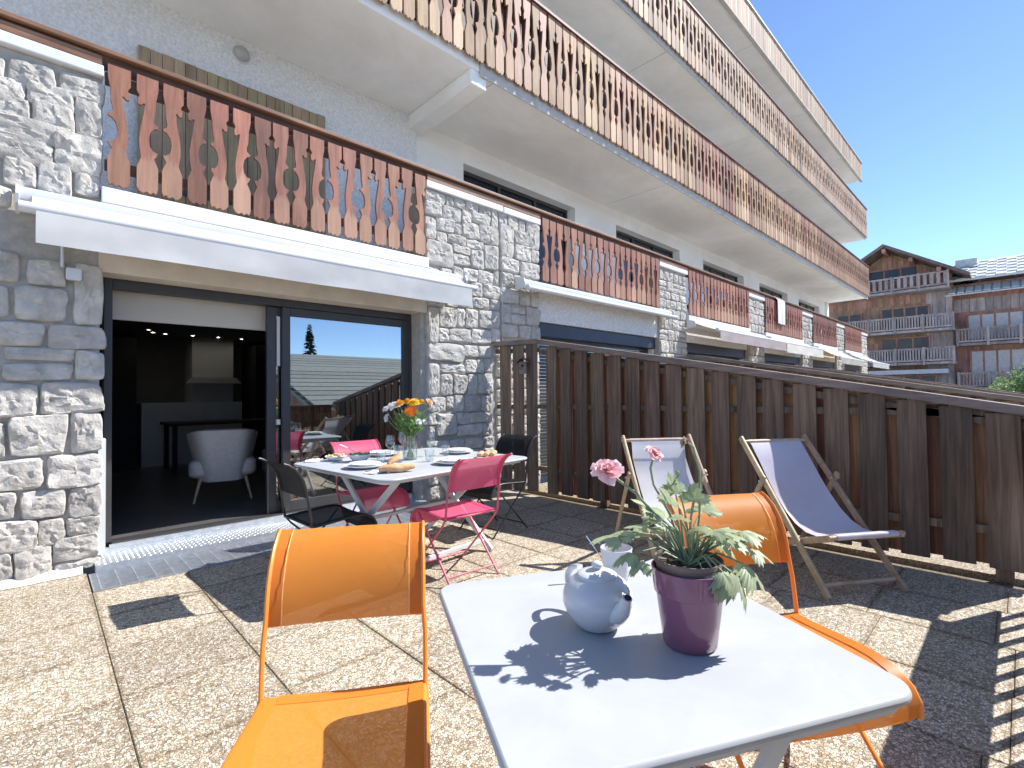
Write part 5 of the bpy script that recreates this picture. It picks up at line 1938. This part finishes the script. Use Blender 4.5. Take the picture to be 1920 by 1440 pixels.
gz = lambda y: 11.95 - abs(y) * 0.63
m = MB()
poly = [(-3.55, 0.0), (4.3, 0.0), (4.3, gz(4.3)), (0, gz(0)), (-3.55, gz(3.55))]
m.prism(poly, (1.0, 0, 0), (0, 1, 0), (0, 0, 1), (9.0, 0, 0))
cw = obj('wall', m, M['larch'], CH)
chalet_plank_wall(cw, 0.998, -3.5, 4.3, 7.95, lambda y: gz(y) - 0.25, M['larch'], 0.32)
chalet_plank_wall(cw, 0.998, -3.5, 4.3, 5.9, 7.1, M['larch'], 0.32)
chalet_plank_wall(cw, 0.996, -3.5, 4.3, 3.4, 5.15, M['larch'], 0.32)
chalet_plank_wall(cw, 0.985, -3.5, -2.1, 0.0, 8.6, M['larch_grey'], 0.35)
for s in (-1, 1):
    m = MB()
    ye = s * 4.55
    m.prism([(0, 12.20), (0, 11.98), (ye, 11.98 - 4.55 * 0.63), (ye, 12.20 - 4.55 * 0.63)], (-1.1, 0, 0), (0, 1, 0), (0, 0, 1), (12.0, 0, 0))
    rf = obj('roof', m, M['roof_board'], CH)
for y in (-3.0, -1.5, 0, 1.5, 3.0):
    m = MB(); z = 11.93 - abs(y) * 0.63
    m.box(-0.9, 1.0, y - 0.11, y + 0.11, z - 0.32, z - 0.04)
    obj('purlin', m, M['larch'], CH)


def far_window(parent, x, y0, y1, z0, z1, n, pane='far_pane', frame='larch'):
    m_ = MB()
    m_.box(x - 0.10, x - 0.04, y0, y1, z1 - 0.09, z1); m_.box(x - 0.10, x - 0.04, y0, y1, z0, z0 + 0.09)
    for k in range(n + 1):
        y = y0 + (y1 - y0 - 0.10) * k / n
        m_.box(x - 0.099, x - 0.041, y, y + 0.10, z0 + 0.09, z1 - 0.09)
    w = obj('window', m_, M[frame], parent)
    for k in range(n):
        ya = y0 + (y1 - y0 - 0.10) * k / n + 0.10; yb_ = y0 + (y1 - y0 - 0.10) * (k + 1) / n
        m_ = MB(); m_.box(x - 0.08, x - 0.065, ya, yb_, z0 + 0.09, z1 - 0.09)
        obj('pane', m_, M[pane], w)
    return w


far_window(CH, 0.96, -1.75, 1.3, 9.72, 10.72, 3, 'far_pane')
far_window(CH, 0.96, -2.3, 0.55, 6.0, 7.75, 4, 'far_pane')
far_window(CH, 0.96, 1.7, 3.4, 6.0, 7.6, 2, 'far_pane')
far_window(CH, 0.96, -2.3, 0.6, 3.6, 5.5, 3, 'far_pane')


def far_balcony(parent, x0, x1, ya, yb_, zf, h, mat, step=0.16):
    m_ = MB(); m_.box(x0, x1, ya, yb_, zf - 0.16, zf)
    fl_ = obj('balcony', m_, mat, parent)
    for z in (zf + h, zf + 0.12):
        m_ = MB(); m_.box(x0 - 0.06, x0 + 0.06, ya, yb_, z - 0.055, z + 0.055)
        obj('rail', m_, mat, fl_)
    n = int((yb_ - ya) / 1.5)
    for k in range(n + 1):
        y = ya + (yb_ - ya - 0.14) * k / n
        m_ = MB(); m_.box(x0 - 0.09, x0 - 0.061, y, y + 0.14, zf - 0.2, zf + h + 0.1)
        obj('post', m_, mat, fl_)
    m_ = MB()
    y = ya + 0.1
    while y < yb_ - 0.1:
        m_.box(x0 - 0.02, x0 + 0.02, y, y + step * 0.55, zf + 0.175, zf + h - 0.056)
        y += step
    b_ = obj('railing_slats', m_, mat, fl_)
    b_["kind"] = "stuff"
    return fl_


far_balcony(CH, -0.55, 0.95, -3.5, 4.3, 8.75, 0.95, M['larch_grey'], 0.36)
far_balcony(CH, -0.55, 0.95, -3.7, 4.3, 5.85, 0.95, M['larch_grey'])
far_balcony(CH, -0.55, 0.95, -3.7, 4.3, 3.55, 0.95, M['larch_grey'])
m = MB(); m.box(-0.45, 0.95, -3.3, 4.3, 2.75, 3.05)
obj('canopy', m, M['curtain'], CH)
far_window(CH, 0.96, -2.6, 2.0, 1.1, 2.7, 5, 'far_pane')

H2 = thing('wide_chalet', 'timber chalet with pale patterned stone tile roof and rows of pale windows', 'house', (46.5, -2.2, -0.4))
m = MB(); m.box(0, 8.0, -5.5, 5.4, 0, 8.95)
w2 = obj('wall', m, M['larch'], H2)
chalet_plank_wall(w2, -0.004, -5.5, 5.35, 7.0, 7.9, M['larch_grey'], 0.4)
m = MB()
m.prism([(-0.9, 9.05), (-0.9, 9.20), (4.0, 11.2), (8.9, 9.2), (8.9, 9.05), (4.0, 11.05)], (0, -6.2, 0), (1, 0, 0), (0, 0, 1), (0, 11.8, 0))
rf2 = obj('roof', m, M['stone_roof'], H2)
b = MB(); b.box(-0.24, 0.24, -0.26, 0.26, 0, 0.05)
me = b.mesh('roof_tile', M['stone_roof'])
sl_ = math.atan2(2.0, 4.9)
for r_ in range(11):
    for c_ in range(24):
        if (r_ + c_) % 2:
            continue
        u = 0.25 + r_ * 0.47
        o = link('roof_tile', me, rf2, (-0.9 + u * math.cos(sl_), -6.0 + c_ * 0.49 + 0.1, 9.205 + u * math.sin(sl_)))
        o.rotation_euler = (0, -sl_, 0)
m = MB()
m.prism([(-1.3, 8.05), (-1.3, 8.12), (0.0, 8.75), (0.0, 8.62)], (0, -3.2, 0), (1, 0, 0), (0, 0, 1), (0, 8.9, 0))
can = obj('canopy', m, M['stone_roof'], H2)
b = MB(); b.box(-0.62, 0.62, -0.17, 0.17, 0, 0.06)
me = b.mesh('canopy_tile', M['stone_roof'])
for c_ in range(20):
    o = link('canopy_tile', me, can, (-0.66, -3.0 + c_ * 0.44, 8.46))
    o.rotation_euler = (0, -math.atan2(0.63, 1.3), 0)
far_window(H2, -0.02, 1.9, 4.7, 5.0, 6.8, 4, 'curtain')
far_window(H2, -0.02, -3.9, -0.6, 5.0, 6.8, 4, 'curtain')
far_window(H2, -0.02, 1.9, 4.6, 2.0, 4.3, 4, 'curtain')
far_balcony(H2, -1.2, -0.005, -5.5, 5.2, 4.75, 0.95, M['larch_grey'])
far_balcony(H2, -1.2, -0.005, -5.5, 5.2, 1.75, 0.95, M['larch_grey'])
for (y, z) in ((4.3, 10.1), (0.8, 10.5)):
    m = MB(); m.tube([(2.2, y, z - 0.6), (2.2, y, z + 0.35)], 0.14, 10)
    cp_ = obj('flue', m, M['galv'], H2)
    m = MB(); m.lathe([(0.0, 0.5), (0.28, 0.42), (0.28, 0.36), (0, 0.36)], 12, Matrix.Translation((2.2, y, z)))
    obj('flue_cap', m, M['galv'], cp_)
m = MB(); m.box(2.6, 7.0, 4.2, 5.38, 9.0, 11.2)
obj('dormer', m, M['stone_roof'], H2)

# valley-side chalets (seen mirrored in the door glass)
M['slate'] = noisy('grey_shingle', (0.20, 0.22, 0.20), (0.36, 0.38, 0.35), 5, 0.85, 0.5, 14, 0.02, stretch=(1, 3, 1), var=0.12)


def valley_house(label, x0, x1, ye, yr, ze, zr, zb):
    root = thing('valley_chalet', label, 'house', ((x0 + x1) / 2, (ye + yr) / 2, zb), 0, 'chalets on the valley side')
    hx = (x1 - x0) / 2; cy = (ye + yr) / 2
    w = MB()
    w.box(-hx + 0.8, hx - 0.8, 2 * yr - ye - cy + 0.8, ye - cy - 0.8, 0, ze - zb - 0.05)
    obj('wall', w, M['larch'], root)
    for s in (1, -1):
        yy = ye if s > 0 else 2 * yr - ye
        w = MB()
        w.sheet([[(-hx, yy - cy, ze - zb), (hx, yy - cy, ze - zb)], [(-hx, yr - cy, zr - zb), (hx, yr - cy, zr - zb)]], 0.16 * s)
        rf_ = obj('roof', w, M['slate'], root)
        nrow = 9
        for k in range(nrow):
            f0 = k / nrow
            y_ = yy + (yr - yy) * f0 - cy; z_ = ze + (zr - ze) * f0 - zb
            w = MB(); w.bar((-hx - 0.02, y_, z_ + 0.20), (hx + 0.02, y_, z_ + 0.20), 0.9 * abs(yr - yy) / nrow, 0.05, (0, (zr - ze) * (1 if s > 0 else -1), abs(yr - yy)))
            obj('shingle_course', w, M['slate'], rf_)
    for s in (-1, 1):
        w = MB()
        w.prism([(ye - cy - 0.8, 0), (2 * yr - ye - cy + 0.8, 0), (2 * yr - ye - cy + 0.8, ze - zb), (yr - cy, zr - zb - 0.1), (ye - cy - 0.8, ze - zb)], (s * (hx - 0.75), 0, 0), (0, 1, 0), (0, 0, 1), (0.06 * s, 0, 0))
        obj('gable', w, M['larch'], root)
    return root


valley_house('chalet with low grey shingle roof below the terrace', 8.6, 22.0, -11.5, -17.5, 0.75, 2.70, -5.0)
valley_house('second grey roofed chalet further down the valley side', 10.4, 26.0, -20.5, -27.0, 2.3, 4.25, -5.5)


def spruce(label, x, y, z0, h, seed):
    root = thing('spruce', label, 'tree', (x, y, z0), 0, 'trees on the valley side')
    q_ = random.Random(seed)
    m_ = MB(); m_.tube([(0, 0, 0), (0, 0, h * 0.5), (0, 0, h * 0.98)], [h * 0.02, h * 0.012, 0.01], 8)
    obj('trunk', m_, M['larch'], root)
    m_ = MB()
    for k in range(900):
        f = q_.random() ** 0.8
        z = h * (0.06 + 0.94 * f)
        rad = h * 0.21 * (1 - f) ** 0.85 * q_.uniform(0.35, 1.1) + 0.05
        a = q_.uniform(0, 6.28)
        c = Vector((rad * math.cos(a), rad * math.sin(a), z - rad * 0.35))
        inn = Vector((rad * 0.35 * math.cos(a), rad * 0.35 * math.sin(a), z))
        sd = Vector((-math.sin(a), math.cos(a), 0)) * h * 0.018
        m_.add([inn, c.lerp(inn, 0.4) + sd, c, c.lerp(inn, 0.4) - sd], [(0, 1, 2), (0, 2, 3)])
    obj('crown', m_, M['needles'], root)
    return root


M['needles'] = leaf_mat('spruce_needles', (0.018, 0.035, 0.02), (0.04, 0.07, 0.035), 0.1, 0.7)
spruce('dark spruce rising behind the valley chalets', 15.8, -30.0, -5.5, 12.6, 4)


def leafy_shrub(label, x, y, z0, r, h, seed, n=2600, mat='shrub'):
    root = thing('shrub', label, 'shrub', (x, y, z0), 0)
    q_ = random.Random(seed)
    m_ = MB()
    for k in range(7):
        a = q_.uniform(0, 6.28)
        m_.tube([(0, 0, 0), (r * 0.3 * math.cos(a), r * 0.3 * math.sin(a), h * 0.5), (r * 0.6 * math.cos(a), r * 0.6 * math.sin(a), h * 0.85)], [0.04, 0.025, 0.01], 6)
    obj('stems', m_, M['larch'], root)
    cl = [(q_.uniform(-0.6, 0.6) * r, q_.uniform(-0.6, 0.6) * r, h * q_.uniform(0.35, 0.85), r * q_.uniform(0.25, 0.45)) for _ in range(16)]
    m_ = MB()
    for k in range(n):
        cx, cy, cz, cr = q_.choice(cl)
        d = Vector((q_.gauss(0, 1), q_.gauss(0, 1), q_.gauss(0, 1))).normalized() * cr * q_.random() ** 0.4
        p = Vector((cx, cy, cz)) + d
        s_ = q_.uniform(0.05, 0.10)
        u = Vector((q_.gauss(0, 1), q_.gauss(0, 1), q_.gauss(0, 0.6))).normalized() * s_
        v = u.cross(Vector((q_.gauss(0, 1), q_.gauss(0, 1), q_.gauss(0, 1)))).normalized() * s_ * 0.45
        m_.add([p - u, p + v, p + u, p - v], [(0, 1, 2, 3)])
    obj('crown', m_, M[mat], root)
    return root


M['shrub'] = leaf_mat('shrub_leaf', (0.14, 0.24, 0.10), (0.26, 0.38, 0.18), 0.4)
leafy_shrub('leafy pale green shrub beyond the fences near the wide chalet', 22.5, -0.25, -0.4, 1.15, 2.75, 8)
leafy_shrub('smaller grey green shrub in front of the wide chalet', 26.5, 0.75, -0.4, 0.8, 2.0, 9, 1400)

# far ridge beyond the valley
g = MB()
rows = []
for i, (y, hz) in enumerate(((-260, -8), (-420, 10), (-560, 26), (-700, 12))):
    rows.append([(x, y, hz * (1 + 0.7 * noise.noise(Vector((x * 0.006, i * 2.0, 3)))) if i else -8) for x in range(-600, 901, 30)])
g.sheet(rows)
struct(obj('hills', g, noisy('far_hill', (0.05, 0.08, 0.06), (0.12, 0.14, 0.11), 0.02, 0.95), smooth=60))
